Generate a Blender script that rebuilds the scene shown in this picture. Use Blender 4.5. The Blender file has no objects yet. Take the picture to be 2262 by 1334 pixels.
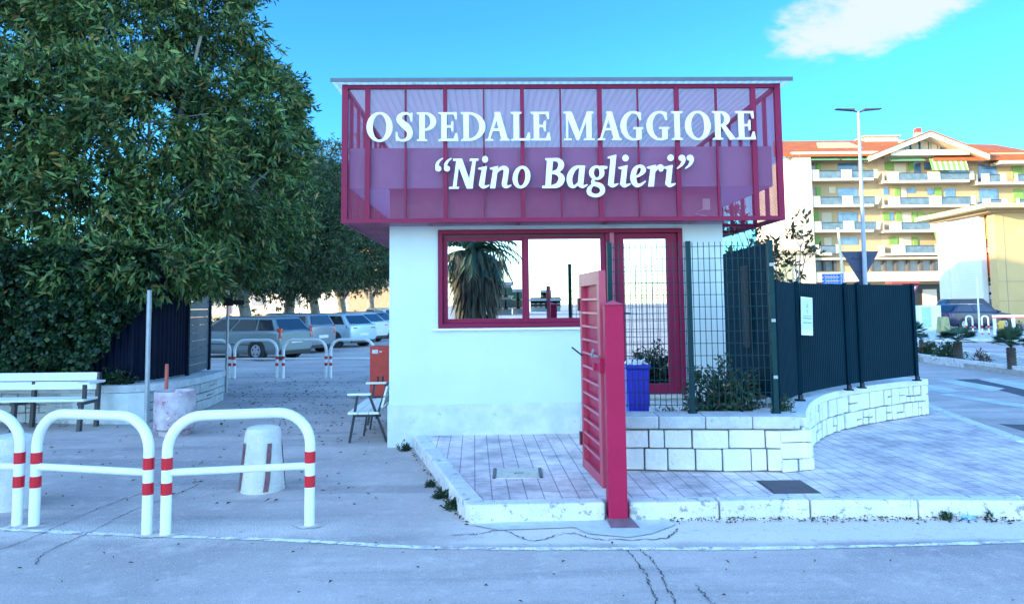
import bpy, bmesh, math, random
import numpy as np
from mathutils import Vector, Matrix
from mathutils.geometry import delaunay_2d_cdt, tessellate_polygon
random.seed(7); rng = np.random.default_rng(7)
R = math.radians
sc = bpy.context.scene
col = sc.collection

# ------------------------------------------------------------------ camera
F = 1634.0; TH = R(4.5); RO = R(0.6); H = 1.75; CX = 1131.0; CY = 672 - F*math.tan(TH)
_f = Vector((0, math.cos(TH), math.sin(TH))); _u = Vector((0, -math.sin(TH), math.cos(TH))); _r = Vector((1, 0, 0))
_r2 = _r*math.cos(RO) - _u*math.sin(RO); _u2 = _u*math.cos(RO) + _r*math.sin(RO)
CAM = Vector((0, 0, H))
cam = bpy.data.cameras.new('camera'); camo = bpy.data.objects.new('camera', cam); col.objects.link(camo)
camo.matrix_world = Matrix(((_r2.x, _u2.x, -_f.x, 0), (_r2.y, _u2.y, -_f.y, 0), (_r2.z, _u2.z, -_f.z, H), (0, 0, 0, 1)))
cam.sensor_width = 36; cam.lens = 36*F/2262; cam.shift_y = -(667 - CY)/2262
cam.clip_start = 0.05; cam.clip_end = 5000
sc.camera = camo
def ray(px, py): return _f + _r2*((px-CX)/F) + _u2*((CY-py)/F)
def G(px, py, z=0.0):
    d = ray(px, py); return CAM + d*((z-H)/d.z)
def AT(px, py, Y):
    d = ray(px, py); return CAM + d*(Y/d.y)

# ------------------------------------------------------------------ light
SUN_EL = R(12); SUN_AZ = math.atan2(-.92, -.39)
w = bpy.data.worlds.new("World"); sc.world = w; w.use_nodes = True
wn = w.node_tree.nodes; wl = w.node_tree.links
sky = wn.new('ShaderNodeTexSky'); sky.sky_type = 'NISHITA'; sky.sun_disc = False
sky.sun_elevation = SUN_EL; sky.sun_rotation = SUN_AZ % (2*math.pi)
sky.air_density = 1.0; sky.dust_density = 0.5; sky.ozone_density = 2.5
tint = wn.new('ShaderNodeMix'); tint.data_type = 'RGBA'; tint.blend_type = 'MULTIPLY'; tint.inputs[0].default_value = 1
tint.inputs[7].default_value = (.46, .84, 1.05, 1)
wl.new(sky.outputs[0], tint.inputs[6])
# sky darkened ahead and brightened behind the camera, added to light the foreground
tc = wn.new('ShaderNodeTexCoord'); sep = wn.new('ShaderNodeSeparateXYZ'); wl.new(tc.outputs['Generated'], sep.inputs[0])
back_boost = wn.new('ShaderNodeMapRange'); back_boost.interpolation_type = 'SMOOTHSTEP'; back_boost.inputs[1].default_value = .62; back_boost.inputs[2].default_value = -.25; wl.new(sep.outputs[1], back_boost.inputs[0])
tm = wn.new('ShaderNodeMix'); tm.data_type = 'RGBA'; wl.new(back_boost.outputs[0], tm.inputs[0]); tm.inputs[7].default_value = (1.08, 1.32, 1.48, 1)
lowm = wn.new('ShaderNodeMapRange'); lowm.inputs[1].default_value = .36; lowm.inputs[2].default_value = .08; wl.new(sep.outputs[2], lowm.inputs[0])
fm = wn.new('ShaderNodeMix'); fm.data_type = 'RGBA'; wl.new(lowm.outputs[0], fm.inputs[0]); fm.inputs[6].default_value = (.125, .415, .70, 1); fm.inputs[7].default_value = (.17, .50, .72, 1); wl.new(fm.outputs[2], tm.inputs[6])
wl.new(tm.outputs[2], tint.inputs[7])
# one drifting cloud, laid out by direction in the sky
def wm(op, a, b=None, c=None):
    m = wn.new('ShaderNodeMath'); m.operation = op
    for i, v in enumerate((a, b, c)):
        if v is None: continue
        if isinstance(v, (int, float)): m.inputs[i].default_value = v
        else: wl.new(v, m.inputs[i])
    return m.outputs[0]
az = wm('DIVIDE', sep.outputs[0], sep.outputs[1]); el = wm('DIVIDE', sep.outputs[2], sep.outputs[1])
cmb = wn.new('ShaderNodeCombineXYZ'); wl.new(az, cmb.inputs[0]); wl.new(el, cmb.inputs[1])
def wnoise(scale, det, sx=1, sy=1, rot=0):
    mp = wn.new('ShaderNodeMapping'); mp.inputs['Scale'].default_value = (sx, sy, 1); mp.inputs['Rotation'].default_value = (0, 0, rot)
    wl.new(cmb.outputs[0], mp.inputs[0]); n = wn.new('ShaderNodeTexNoise'); n.inputs['Scale'].default_value = scale
    n.inputs['Detail'].default_value = det; n.inputs['Roughness'].default_value = .6; wl.new(mp.outputs[0], n.inputs[0]); return n.outputs[0]
c0 = ray(1950, 20); ca, ce = c0.x/c0.y, c0.z/c0.y
da = wm('SUBTRACT', az, ca); de = wm('SUBTRACT', el, ce)
th = R(17)
ua = wm('ADD', wm('MULTIPLY', da, math.cos(th)), wm('MULTIPLY', de, math.sin(th)))
ub = wm('SUBTRACT', wm('MULTIPLY', de, math.cos(th)), wm('MULTIPLY', da, math.sin(th)))
q = wm('ADD', wm('POWER', wm('ABSOLUTE', wm('DIVIDE', ua, .150)), 2.0), wm('POWER', wm('ABSOLUTE', wm('DIVIDE', ub, .052)), 2.0))
n1 = wnoise(11, 8, 1, 1.9, R(-17)); n2 = wnoise(40, 6, 1, 2.2, R(-17))
qq = wm('ADD', q, wm('ADD', wm('MULTIPLY', wm('SUBTRACT', n1, .5), 2.6), wm('MULTIPLY', wm('SUBTRACT', n2, .5), .9)))
mr = wn.new('ShaderNodeMapRange'); mr.interpolation_type = 'SMOOTHSTEP'; mr.inputs[1].default_value = 1.45; mr.inputs[2].default_value = .35
wl.new(qq, mr.inputs[0])
mask = wm('MULTIPLY', mr.outputs[0], wm('GREATER_THAN', sep.outputs[1], 0.0))
cm = wn.new('ShaderNodeMix'); cm.data_type = 'RGBA'
wl.new(wm('MULTIPLY', mask, .92), cm.inputs[0]); wl.new(tint.outputs[2], cm.inputs[6]); cm.inputs[7].default_value = (1.05, 1.15, 1.2, 1)
bg = wn['Background']; wl.new(cm.outputs[2], bg.inputs[0]); bg.inputs[1].default_value = .15
sl = bpy.data.lights.new('sun', 'SUN'); sl.energy = 2.3; sl.angle = R(.5); sl.color = (1, .78, .50)
so = bpy.data.objects.new('sun', sl); col.objects.link(so)
sd = Vector((math.sin(SUN_AZ)*math.cos(SUN_EL), math.cos(SUN_AZ)*math.cos(SUN_EL), math.sin(SUN_EL)))
so.rotation_euler = sd.to_track_quat('Z', 'Y').to_euler(); so.location = sd*50
sc.view_settings.view_transform = 'Standard'; sc.view_settings.look = 'None'
sc.view_settings.exposure = 2.5; sc.view_settings.gamma = 1
sc.cycles.max_bounces = 8; sc.cycles.transparent_max_bounces = 24
sc.cycles.use_denoising = True

# ------------------------------------------------------------------ materials
def newmat(name):
    m = bpy.data.materials.new(name); m.use_nodes = True
    return m, m.node_tree.nodes, m.node_tree.links, m.node_tree.nodes['Principled BSDF']
def noise_node(n, l, scale, det=5, src=None, rough=.6, sc3=None):
    x = n.new('ShaderNodeTexNoise'); x.inputs['Scale'].default_value = scale; x.inputs['Detail'].default_value = det
    x.inputs['Roughness'].default_value = rough
    if src is not None:
        if sc3:
            mp = n.new('ShaderNodeMapping'); mp.inputs['Scale'].default_value = sc3; l.new(src, mp.inputs[0]); src = mp.outputs[0]
        l.new(src, x.inputs['Vector'])
    return x.outputs[0]
def ramp(n, l, src, stops):
    r = n.new('ShaderNodeValToRGB'); e = r.color_ramp.elements
    while len(e) < len(stops): e.new(.5)
    for i, (p, c) in enumerate(stops):
        e[i].position = p; e[i].color = tuple(c)+(1,) if len(c) == 3 else c
    l.new(src, r.inputs[0]); return r.outputs[0]
def pm(name, c1, c2=None, scale=6, rough=.7, metal=0, bump=0, bscale=None, spots=None, world=False, coat=0, lo=.35, hi=.65, sc3=None, spec=None):
    m, n, l, b = newmat(name)
    b.inputs['Roughness'].default_value = rough; b.inputs['Metallic'].default_value = metal
    if spec is not None: b.inputs['Specular IOR Level'].default_value = spec
    if coat: b.inputs['Coat Weight'].default_value = coat; b.inputs['Coat Roughness'].default_value = .05
    t = n.new('ShaderNodeTexCoord').outputs['Object']
    c2 = c2 or tuple(x*.82 for x in c1)
    nz = noise_node(n, l, scale, 7, t, sc3=sc3)
    c = ramp(n, l, nz, [(lo, c1), (hi, c2)])
    if spots:   # (colour, scale, threshold)
        for sc_, sscale, thr in spots:
            s2 = noise_node(n, l, sscale, 4, t, .7)
            f = n.new('ShaderNodeMapRange'); f.inputs[1].default_value = thr; f.inputs[2].default_value = thr+.06; l.new(s2, f.inputs[0])
            mx = n.new('ShaderNodeMix'); mx.data_type = 'RGBA'; l.new(f.outputs[0], mx.inputs[0]); l.new(c, mx.inputs[6]); mx.inputs[7].default_value = tuple(sc_)+(1,)
            c = mx.outputs[2]
    l.new(c, b.inputs['Base Color'])
    if bump:
        bn = noise_node(n, l, bscale or scale*6, 6, t, .65)
        bb = n.new('ShaderNodeBump'); bb.inputs['Strength'].default_value = bump; bb.inputs['Distance'].default_value = .02
        l.new(bn, bb.inputs['Height']); l.new(bb.outputs[0], b.inputs['Normal'])
    return m
def glassmat(name, tintc, gloss=.8, rough=.01, col_=(.02, .03, .04)):
    m, n, l, b = newmat(name); n.remove(b)
    g = n.new('ShaderNodeBsdfGlossy'); g.inputs[0].default_value = tuple(tintc)+(1,); g.inputs[1].default_value = rough
    tr = n.new('ShaderNodeBsdfTransparent'); tr.inputs[0].default_value = (.85, .95, 1, 1)
    mx = n.new('ShaderNodeMixShader'); mx.inputs[0].default_value = gloss
    l.new(tr.outputs[0], mx.inputs[1]); l.new(g.outputs[0], mx.inputs[2]); l.new(mx.outputs[0], n['Material Output'].inputs[0])
    return m
def perforated(name, color, pitch, hole, axes='XZ', rough=.5, transl=0):
    m, n, l, b = newmat(name)
    b.inputs['Base Color'].default_value = tuple(color)+(1,); b.inputs['Roughness'].default_value = rough
    t = n.new('ShaderNodeTexCoord').outputs['Object']; s = n.new('ShaderNodeSeparateXYZ'); l.new(t, s.inputs[0])
    def mm(op, a, b_=None):
        x = n.new('ShaderNodeMath'); x.operation = op
        for i, v in enumerate((a, b_)):
            if v is None: continue
            if isinstance(v, (int, float)): x.inputs[i].default_value = v
            else: l.new(v, x.inputs[i])
        return x.outputs[0]
    def cell(o): return mm('SUBTRACT', mm('FRACT', mm('DIVIDE', o, pitch)), .5)
    a = cell(s.outputs['XYZ'.index(axes[0])]); c = cell(s.outputs['XYZ'.index(axes[1])])
    d = mm('SQRT', mm('ADD', mm('MULTIPLY', a, a), mm('MULTIPLY', c, c)))
    h = mm('LESS_THAN', d, hole)
    tr = n.new('ShaderNodeBsdfTransparent'); mx = n.new('ShaderNodeMixShader')
    src = b.outputs[0]
    if transl:
        tl = n.new('ShaderNodeBsdfTranslucent'); tl.inputs[0].default_value = tuple(color)+(1,)
        m2 = n.new('ShaderNodeMixShader'); m2.inputs[0].default_value = transl; l.new(src, m2.inputs[1]); l.new(tl.outputs[0], m2.inputs[2]); src = m2.outputs[0]
    l.new(h, mx.inputs[0]); l.new(src, mx.inputs[1]); l.new(tr.outputs[0], mx.inputs[2]); l.new(mx.outputs[0], n['Material Output'].inputs[0])
    return m
def leafmat(name, cols, transl=.25, rough=.4, spec=.5):
    m, n, l, b = newmat(name)
    g = n.new('ShaderNodeNewGeometry')
    c = ramp(n, l, g.outputs['Random Per Island'], cols)
    t = n.new('ShaderNodeTexCoord').outputs['Object']
    nz = noise_node(n, l, .7, 3, t)
    f = n.new('ShaderNodeMapRange'); f.inputs[1].default_value = .3; f.inputs[2].default_value = .7; f.inputs[3].default_value = .55; f.inputs[4].default_value = 1.45; l.new(nz, f.inputs[0])  # clump-scale noise puts lit clumps and dark gaps into the leaf colour
    vm = n.new('ShaderNodeVectorMath'); vm.operation = 'SCALE'; l.new(c, vm.inputs[0]); l.new(f.outputs[0], vm.inputs['Scale']); c = vm.outputs[0]
    l.new(c, b.inputs['Base Color']); b.inputs['Roughness'].default_value = rough; b.inputs['Specular IOR Level'].default_value = spec
    tl = n.new('ShaderNodeBsdfTranslucent'); l.new(c, tl.inputs[0])
    mx = n.new('ShaderNodeMixShader'); mx.inputs[0].default_value = transl; l.new(b.outputs[0], mx.inputs[1]); l.new(tl.outputs[0], mx.inputs[2])
    l.new(mx.outputs[0], n['Material Output'].inputs[0]); return m

M = {}
def asphaltmat():
    m, n, l, b = newmat('asphalt'); b.inputs['Roughness'].default_value = .85
    t = n.new('ShaderNodeTexCoord').outputs['Object']; s = n.new('ShaderNodeSeparateXYZ'); l.new(t, s.inputs[0])
    def mm(op, a, b_=None):
        x = n.new('ShaderNodeMath'); x.operation = op
        for i, v in enumerate((a, b_)):
            if v is None: continue
            if isinstance(v, (int, float)): x.inputs[i].default_value = v
            else: l.new(v, x.inputs[i])
        return x.outputs[0]
    def mixc(f, a, b_):
        x = n.new('ShaderNodeMix'); x.data_type = 'RGBA'; l.new(f, x.inputs[0])
        for i, v in ((6, a), (7, b_)):
            if isinstance(v, tuple): x.inputs[i].default_value = v+(1,)
            else: l.new(v, x.inputs[i])
        return x.outputs[2]
    def mapr(v, a, c, lo=0., hi=1.):
        x = n.new('ShaderNodeMapRange'); x.interpolation_type = 'SMOOTHSTEP'; x.inputs[1].default_value = a; x.inputs[2].default_value = c; x.inputs[3].default_value = lo; x.inputs[4].default_value = hi; l.new(v, x.inputs[0]); return x.outputs[0]
    big = noise_node(n, l, .45, 6, t, .55); med = noise_node(n, l, 2.6, 8, t, .65); fine = noise_node(n, l, 85, 3, t, .7); str_ = noise_node(n, l, .9, 5, t, .6, sc3=(.3, 2.4, 1))
    c = ramp(n, l, big, [(.35, ASP[0]), (.65, ASP[1])])
    c = mixc(mapr(str_, .44, .66, 0, .6), c, ASP[2])
    c = mixc(mapr(med, .52, .74, 0, .55), c, ASP[3])
    # worn strip of old concrete between the gutter line and the kerb, dust near the hoop feet
    w_ = mm('ADD', s.outputs[1], mm('MULTIPLY', mm('SUBTRACT', med, .5), .22))
    strip_ = mm('MULTIPLY', mapr(w_, 5.50, 5.62), mapr(mm('ADD', s.outputs[0], mm('MULTIPLY', mm('SUBTRACT', big, .5), 1.4)), -.9, -.1))
    strip_ = mm('MULTIPLY', strip_, mapr(s.outputs[1], 6.9, 6.5))
    c = mixc(mm('MULTIPLY', strip_, .75), c, ASP[4])
    dd = mm('ABSOLUTE', mm('SUBTRACT', mm('ADD', s.outputs[1], mm('MULTIPLY', mm('SUBTRACT', med, .5), .5)), 6.0))
    dust = mm('MULTIPLY', mapr(dd, .42, .05), mapr(mm('ABSOLUTE', mm('SUBTRACT', s.outputs[0], -2.6)), 2.0, .8))
    c = mixc(mm('MULTIPLY', mm('MULTIPLY', dust, mapr(fine, .35, .6)), .8), c, ASP[4])
    bl_ = noise_node(n, l, 9, 6, t, .7); c = mixc(mapr(bl_, .56, .72, 0, .5), c, ASP[2]); c = mixc(mapr(bl_, .46, .34, 0, .4), c, ASP[3])
    c = mixc(mapr(fine, .57, .68, 0, .75), c, ASP[5]); f2 = noise_node(n, l, 48, 4, t, .75); c = mixc(mapr(f2, .585, .68, 0, .75), c, ASP[6])
    l.new(c, b.inputs['Base Color']); bb = n.new('ShaderNodeBump'); bb.inputs['Strength'].default_value = .55; bb.inputs['Distance'].default_value = .012; l.new(fine, bb.inputs['Height']); l.new(bb.outputs[0], b.inputs['Normal']); return m
ASP = [(.60, .50, .46), (.38, .32, .31), (.27, .235, .245), (.70, .60, .54), (.82, .74, .67), (.95, .86, .80), (.11, .09, .10)]
M['asphalt'] = asphaltmat()
M['dark_asphalt'] = pm('dark_asphalt', (.09, .095, .115), (.06, .065, .08), 3, .85, bump=.4, bscale=60)
M['concrete'] = pm('concrete', (.62, .64, .62), (.45, .48, .48), 5, .85, bump=.5, bscale=40, spots=[((.3, .32, .34), 25, .66)])
M['patch'] = pm('patch', (.74, .66, .60), (.50, .43, .41), 8, .9, bump=.5, bscale=40, spots=[((.2, .21, .24), 18, .6)])
M['kerbstone'] = pm('kerbstone', (.74, .73, .70), (.60, .60, .60), 3, .8, bump=.6, bscale=25, spots=[((.30, .31, .32), 11, .575), ((.24, .26, .27), 40, .62)])
M['limestone'] = pm('limestone', (.86, .84, .78), (.74, .73, .69), 4, .85, bump=.8, bscale=22, spots=[((.36, .38, .38), 16, .67)])
M['coping'] = pm('coping', (.62, .64, .64), (.48, .51, .53), 5, .85, bump=.6, bscale=30, spots=[((.22, .25, .27), 20, .62)])
M['mortar'] = pm('mortar', (.20, .20, .20), (.13, .13, .13), 12, .95, bump=.5, bscale=60)
M['stucco'] = pm('stucco', (.64, .75, .76), (.59, .71, .73), 1.5, .85, bump=.15, bscale=60, spots=[((.62, .69, .70), 3, .70)])
M['plinth'] = pm('plinth', (.70, .76, .74), (.54, .62, .63), 4, .85, bump=.4, bscale=30, spots=[((.50, .56, .58), 9, .63)])
M['maroon'] = pm('maroon', (.24, .012, .060), (.21, .010, .050), 3, .42, spec=.2)
M['dark_maroon'] = pm('dark_maroon', (.10, .008, .024), (.08, .006, .02), 3, .45)
M['gate_red'] = pm('gate_red', (.42, .014, .070), (.37, .011, .060), 2, .45, spec=.2)
M['mesh_front'] = perforated('mesh_front', (.30, .018, .09), .0115, .395, 'XZ')
M['mesh_side'] = perforated('mesh_side', (.34, .03, .085), .017, .37, 'YZ', transl=.25)
M['mesh_soffit'] = perforated('mesh_soffit', (.30, .03, .08), .017, .30, 'XY')
def sheetmat():
    m, n, l, b = newmat('roof_sheet'); b.inputs['Base Color'].default_value = (.80, .80, .84, 1); b.inputs['Roughness'].default_value = .5
    tl = n.new('ShaderNodeBsdfTranslucent'); tl.inputs[0].default_value = (.80, .92, .86, 1); mx = n.new('ShaderNodeMixShader'); mx.inputs[0].default_value = .65
    l.new(b.outputs[0], mx.inputs[1]); l.new(tl.outputs[0], mx.inputs[2]); l.new(mx.outputs[0], n['Material Output'].inputs[0]); return m
M['roof_sheet'] = sheetmat()
M['white_paint'] = pm('white_paint', (.82, .86, .86), (.76, .81, .81), 6, .35)
M['white_letter'] = pm('white_letter', (.86, .90, .89), (.82, .87, .87), 3, .4)
M['red_band'] = pm('red_band', (.62, .01, .03), (.56, .01, .025), 6, .3)
M['band_panel'] = pm('band_panel', (.36, .43, .74), (.33, .39, .69), 2, .7)
M['white_board'] = pm('white_board', (.78, .80, .76), (.70, .72, .69), 5, .6, sc3=(1, 12, 12))
M['dark_metal'] = pm('dark_metal', (.025, .03, .045), (.02, .022, .035), 6, .4)
M['green_fence'] = pm('green_fence', (.001, .022, .036), (.001, .017, .029), 2, .6, spec=.06, spots=[((.10, .15, .16), 6, .765)])
M['green_post'] = pm('green_post', (.003, .040, .045), (.002, .030, .036), 6, .5, spec=.2)
M['left_fence_shaded'] = pm('left_fence_shaded', (.003, .008, .024), (.002, .006, .018), 3, .6, spec=.08)  # dark green fence paint turned navy, its shade put into the colour
M['galv'] = pm('galv', (.42, .46, .48), (.33, .37, .40), 8, .45, metal=.3)
M['bin_blue'] = pm('bin_blue', (.012, .015, .50), (.01, .012, .42), 3, .35)
M['bin_navy'] = pm('bin_navy', (.01, .02, .16), None, 3, .35)
M['bin_olive'] = pm('bin_olive', (.22, .25, .03), None, 3, .4)
M['glass'] = glassmat('glass', (.86, .95, .97), .80, .004)
M['red_box'] = pm('red_box', (.62, .05, .035), (.55, .04, .03), 3, .4)
M['planter'] = pm('planter', (.62, .60, .62), (.40, .27, .33), 4, .85, bump=.4, spots=[((.30, .16, .22), 9, .60), ((.70, .70, .70), 6, .62)])
M['bollard'] = pm('bollard', (.74, .74, .70), (.62, .63, .60), 6, .85, bump=1.0, bscale=24, spots=[((.34, .36, .36), 30, .66)])
M['stripe'] = pm('stripe', (.16, .06, .08), (.22, .12, .13), 12, .8)
M['bark'] = pm('bark', (.30, .28, .24), (.17, .16, .14), 6, .9, bump=.6, bscale=20)
M['dark_bark'] = pm('dark_bark', (.07, .06, .05), (.04, .035, .03), 6, .9, bump=.5)
M['tyre'] = pm('tyre', (.02, .02, .022), None, 8, .8)
M['rim'] = pm('rim', (.45, .47, .5), None, 8, .35, metal=.6)
M['car_glass'] = pm('car_glass', (.015, .02, .03), None, 3, .05, coat=1)
M['black_trim'] = pm('black_trim', (.02, .02, .022), None, 8, .5)
M['tail_light'] = pm('tail_light', (.45, .015, .03), None, 8, .2, coat=1)
M['plate'] = pm('plate', (.75, .76, .76), None, 8, .4)
FIC = [(0, (.018, .048, .020)), (.35, (.050, .115, .036)), (.62, (.115, .205, .06)), (.80, (.22, .31, .09)), (.93, (.12, .16, .06)), (.965, (.30, .22, .05)), (1, (.38, .25, .10))]
M['ficus_leaf'] = leafmat('ficus_leaf', FIC, .18, .42, .30)
M['far_leaf'] = leafmat('far_leaf', [(0, (.022, .048, .026)), (.5, (.042, .082, .034)), (.85, (.085, .13, .045)), (1, (.16, .17, .06))], .2, .5, .4)
M['ivy_leaf'] = leafmat('ivy_leaf', [(0, (.010, .030, .020)), (.5, (.016, .052, .024)), (.85, (.035, .085, .03)), (1, (.08, .14, .04))], .12, .4, .4)
M['bush_leaf'] = leafmat('bush_leaf', [(0, (.02, .07, .05)), (.6, (.04, .11, .06)), (.9, (.09, .16, .08)), (1, (.5, .14, .07))], .2, .5)
M['dry_leaf'] = leafmat('dry_leaf', [(0, (.05, .035, .03)), (.5, (.10, .06, .045)), (.9, (.18, .11, .06)), (1, (.4, .36, .3))], .1, .8, .1)
M['palm_leaf'] = leafmat('palm_leaf', [(0, (.02, .06, .04)), (.6, (.035, .10, .05)), (1, (.10, .15, .06))], .2, .5)
M['dry_palm'] = leafmat('dry_palm', [(0, (.06, .05, .035)), (.6, (.12, .10, .06)), (1, (.20, .17, .10))], .1, .8)

# ------------------------------------------------------------------ mesh helpers
class MB:
    def __init__(s): s.v = []; s.f = []
    def add(s, vs, fs):
        o = len(s.v); s.v += [tuple(v) for v in vs]; s.f += [tuple(i+o for i in f) for f in fs]; return s
    def box(s, x0, x1, y0, y1, z0, z1):
        return s.add([(x0, y0, z0), (x1, y0, z0), (x1, y1, z0), (x0, y1, z0), (x0, y0, z1), (x1, y0, z1), (x1, y1, z1), (x0, y1, z1)],
                     [(0, 3, 2, 1), (4, 5, 6, 7), (0, 1, 5, 4), (1, 2, 6, 5), (2, 3, 7, 6), (3, 0, 4, 7)])
    def hexa(s, p):  # 8 points: bottom 4 ccw, top 4 ccw
        return s.add(p, [(0, 3, 2, 1), (4, 5, 6, 7), (0, 1, 5, 4), (1, 2, 6, 5), (2, 3, 7, 6), (3, 0, 4, 7)])
    def bar(s, a, b, wd, hd, up=(0, 0, 1)):
        a = Vector(a); b = Vector(b); d = (b-a).normalized(); up = Vector(up)
        if abs(d.dot(up)) > .98: up = Vector((0, 1, 0))
        x = d.cross(up).normalized()*wd/2; y = x.cross(d).normalized()*hd/2
        return s.hexa([a-x-y, a+x-y, b+x-y, b-x-y, a-x+y, a+x+y, b+x+y, b-x+y])
    def tube(s, pts, r, n=8, cap=True):
        pts = [Vector(p) for p in pts]; k = len(pts); rs = r if isinstance(r, (list, tuple)) else [r]*k
        o = len(s.v); prev = None
        for i, p in enumerate(pts):
            d = (pts[min(i+1, k-1)]-pts[max(i-1, 0)]).normalized()
            if prev is None:
                x = d.cross(Vector((0, 0, 1)))
                if x.length < .05: x = d.cross(Vector((0, 1, 0)))
            else: x = prev - d*prev.dot(d)
            x.normalize(); prev = x; y = d.cross(x)
            for j in range(n):
                a = 2*math.pi*j/n; s.v.append(tuple(p+(x*math.cos(a)+y*math.sin(a))*rs[i]))
        for i in range(k-1):
            for j in range(n):
                a = o+i*n+j; b = o+i*n+(j+1) % n; s.f.append((a, b, b+n, a+n))
        if cap:
            s.f.append(tuple(o+j for j in range(n))[::-1]); s.f.append(tuple(o+(k-1)*n+j for j in range(n)))
        return s
    def prism(s, poly, z0, z1):
        n = len(poly); a = sum(poly[i][0]*poly[(i+1) % n][1]-poly[(i+1) % n][0]*poly[i][1] for i in range(n))
        if a < 0: poly = poly[::-1]
        return s.add([(p[0], p[1], z0) for p in poly]+[(p[0], p[1], z1) for p in poly],
                     [tuple(range(n))[::-1], tuple(range(n, 2*n))]+[(i, (i+1) % n, (i+1) % n+n, i+n) for i in range(n)])
    def lathe(s, prof, n=20, c=(0, 0, 0)):
        o = len(s.v); k = len(prof)
        for r_, z in prof:
            for j in range(n):
                a = 2*math.pi*j/n; s.v.append((c[0]+r_*math.cos(a), c[1]+r_*math.sin(a), c[2]+z))
        for i in range(k-1):
            for j in range(n):
                a = o+i*n+j; b = o+i*n+(j+1) % n; s.f.append((a, b, b+n, a+n))
        s.f.append(tuple(o+j for j in range(n))[::-1]); s.f.append(tuple(o+(k-1)*n+j for j in range(n))); return s
    def xf(s, Mx): s.v = [tuple(Mx @ Vector(v)) for v in s.v]; return s
    def build(s, name, mat, parent=None, smooth=False, bevel=0, world=False, label=None, kind=None, segs=2):
        me = bpy.data.meshes.new(name)
        v = [Vector(p) for p in s.v]
        o = bpy.data.objects.new(name, me); col.objects.link(o)
        if parent is not None:
            o.parent = parent
            if world:
                inv = parent['_m'] if False else WM[parent.name].inverted(); v = [inv @ p for p in v]
            WM[o.name] = WM[parent.name].copy()
        else:
            xs = [p.x for p in v]; ys = [p.y for p in v]; zs = [p.z for p in v]
            c = Vector(((min(xs)+max(xs))/2, (min(ys)+max(ys))/2, min(zs)))
            if kind == 'structure': c = Vector((0, 0, 0))
            v = [p-c for p in v]; o.location = c; WM[o.name] = Matrix.Translation(c)
        me.from_pydata([tuple(p) for p in v], [], s.f); me.update()
        me.materials.append(M[mat] if isinstance(mat, str) else mat)
        if smooth:
            me.shade_smooth()
            try: me.set_sharp_from_angle(angle=R(40))
            except Exception: pass
        if bevel:
            b = o.modifiers.new('b', 'BEVEL'); b.width = bevel; b.segments = segs; b.limit_method = 'ANGLE'
        if label: o['label'] = label
        if kind: o['kind'] = kind
        return o
WM = {}
def thing(name, label, cat, loc=(0, 0, 0), rz=0, group=None):
    o = bpy.data.objects.new(name, None); col.objects.link(o); o.location = loc; o.rotation_euler = (0, 0, rz)
    o.empty_display_size = .2
    WM[o.name] = Matrix.Translation(Vector(loc)) @ Matrix.Rotation(rz, 4, 'Z')
    o['label'] = label; o['category'] = cat
    if group: o['group'] = group
    return o
def tag(o, label, cat, group=None, kind=None):
    o['label'] = label; o['category'] = cat
    if group: o['group'] = group
    if kind: o['kind'] = kind
    return o
def dup(root, loc, rz, label, group=None):
    def cp(o, par):
        c = o.copy(); col.objects.link(c); c.parent = par
        for ch in [x for x in bpy.data.objects if x.parent == o and x != c]: cp(ch, c)
        return c
    r_ = cp(root, None); r_.location = loc; r_.rotation_euler = (0, 0, rz); r_['label'] = label
    WM[r_.name] = Matrix.Translation(Vector(loc)) @ Matrix.Rotation(rz, 4, 'Z')
    if group: r_['group'] = group
    return r_
def sheet(name, poly, z, mat, **kw):
    return MB().add([(p[0], p[1], z) for p in poly], [tuple(range(len(poly)))]).build(name, mat, kind='structure', **kw)
def npmesh(name, verts, faces, mat, parent=None, smooth=False):
    me = bpy.data.meshes.new(name); nv = len(verts); nf, k = faces.shape
    me.vertices.add(nv); me.vertices.foreach_set('co', verts.astype(np.float32).ravel())
    me.loops.add(nf*k); me.loops.foreach_set('vertex_index', faces.astype(np.int32).ravel())
    me.polygons.add(nf); me.polygons.foreach_set('loop_start', np.arange(0, nf*k, k, dtype=np.int32))
    me.update(calc_edges=True); me.materials.append(M[mat] if isinstance(mat, str) else mat)
    o = bpy.data.objects.new(name, me); col.objects.link(o)
    if parent is not None: o.parent = parent; WM[o.name] = WM[parent.name].copy()
    return o
def unit(a): return a/np.maximum(np.linalg.norm(a, axis=1, keepdims=True), 1e-9)
def leafcloud(P, N, L, wr=.36, spread=.9, per=7, droop=.35):
    """P points of twig tips, N outward dirs; returns verts, faces of folded leaves in rosettes"""
    n = len(P); P = np.repeat(P, per, 0); N = np.repeat(N, per, 0); m = n*per
    D = unit(N + rng.normal(0, spread, (m, 3)) + np.array([0, 0, -droop]))
    l = L*rng.uniform(.6, 1.25, (m, 1)); S = unit(np.cross(D, rng.normal(0, 1, (m, 3)))); U = np.cross(S, D)
    b = P + rng.normal(0, L*.25, (m, 3)); wd = l*wr
    v = np.stack([b, b+D*l*.45+S*wd*.5+U*wd*.15, b+D*l+U*(-l*.12), b+D*l*.45-S*wd*.5+U*wd*.15], 1).reshape(-1, 3)
    f = (np.arange(m)[:, None]*4+np.array([[0, 1, 2, 3]]))
    return v, f
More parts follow.
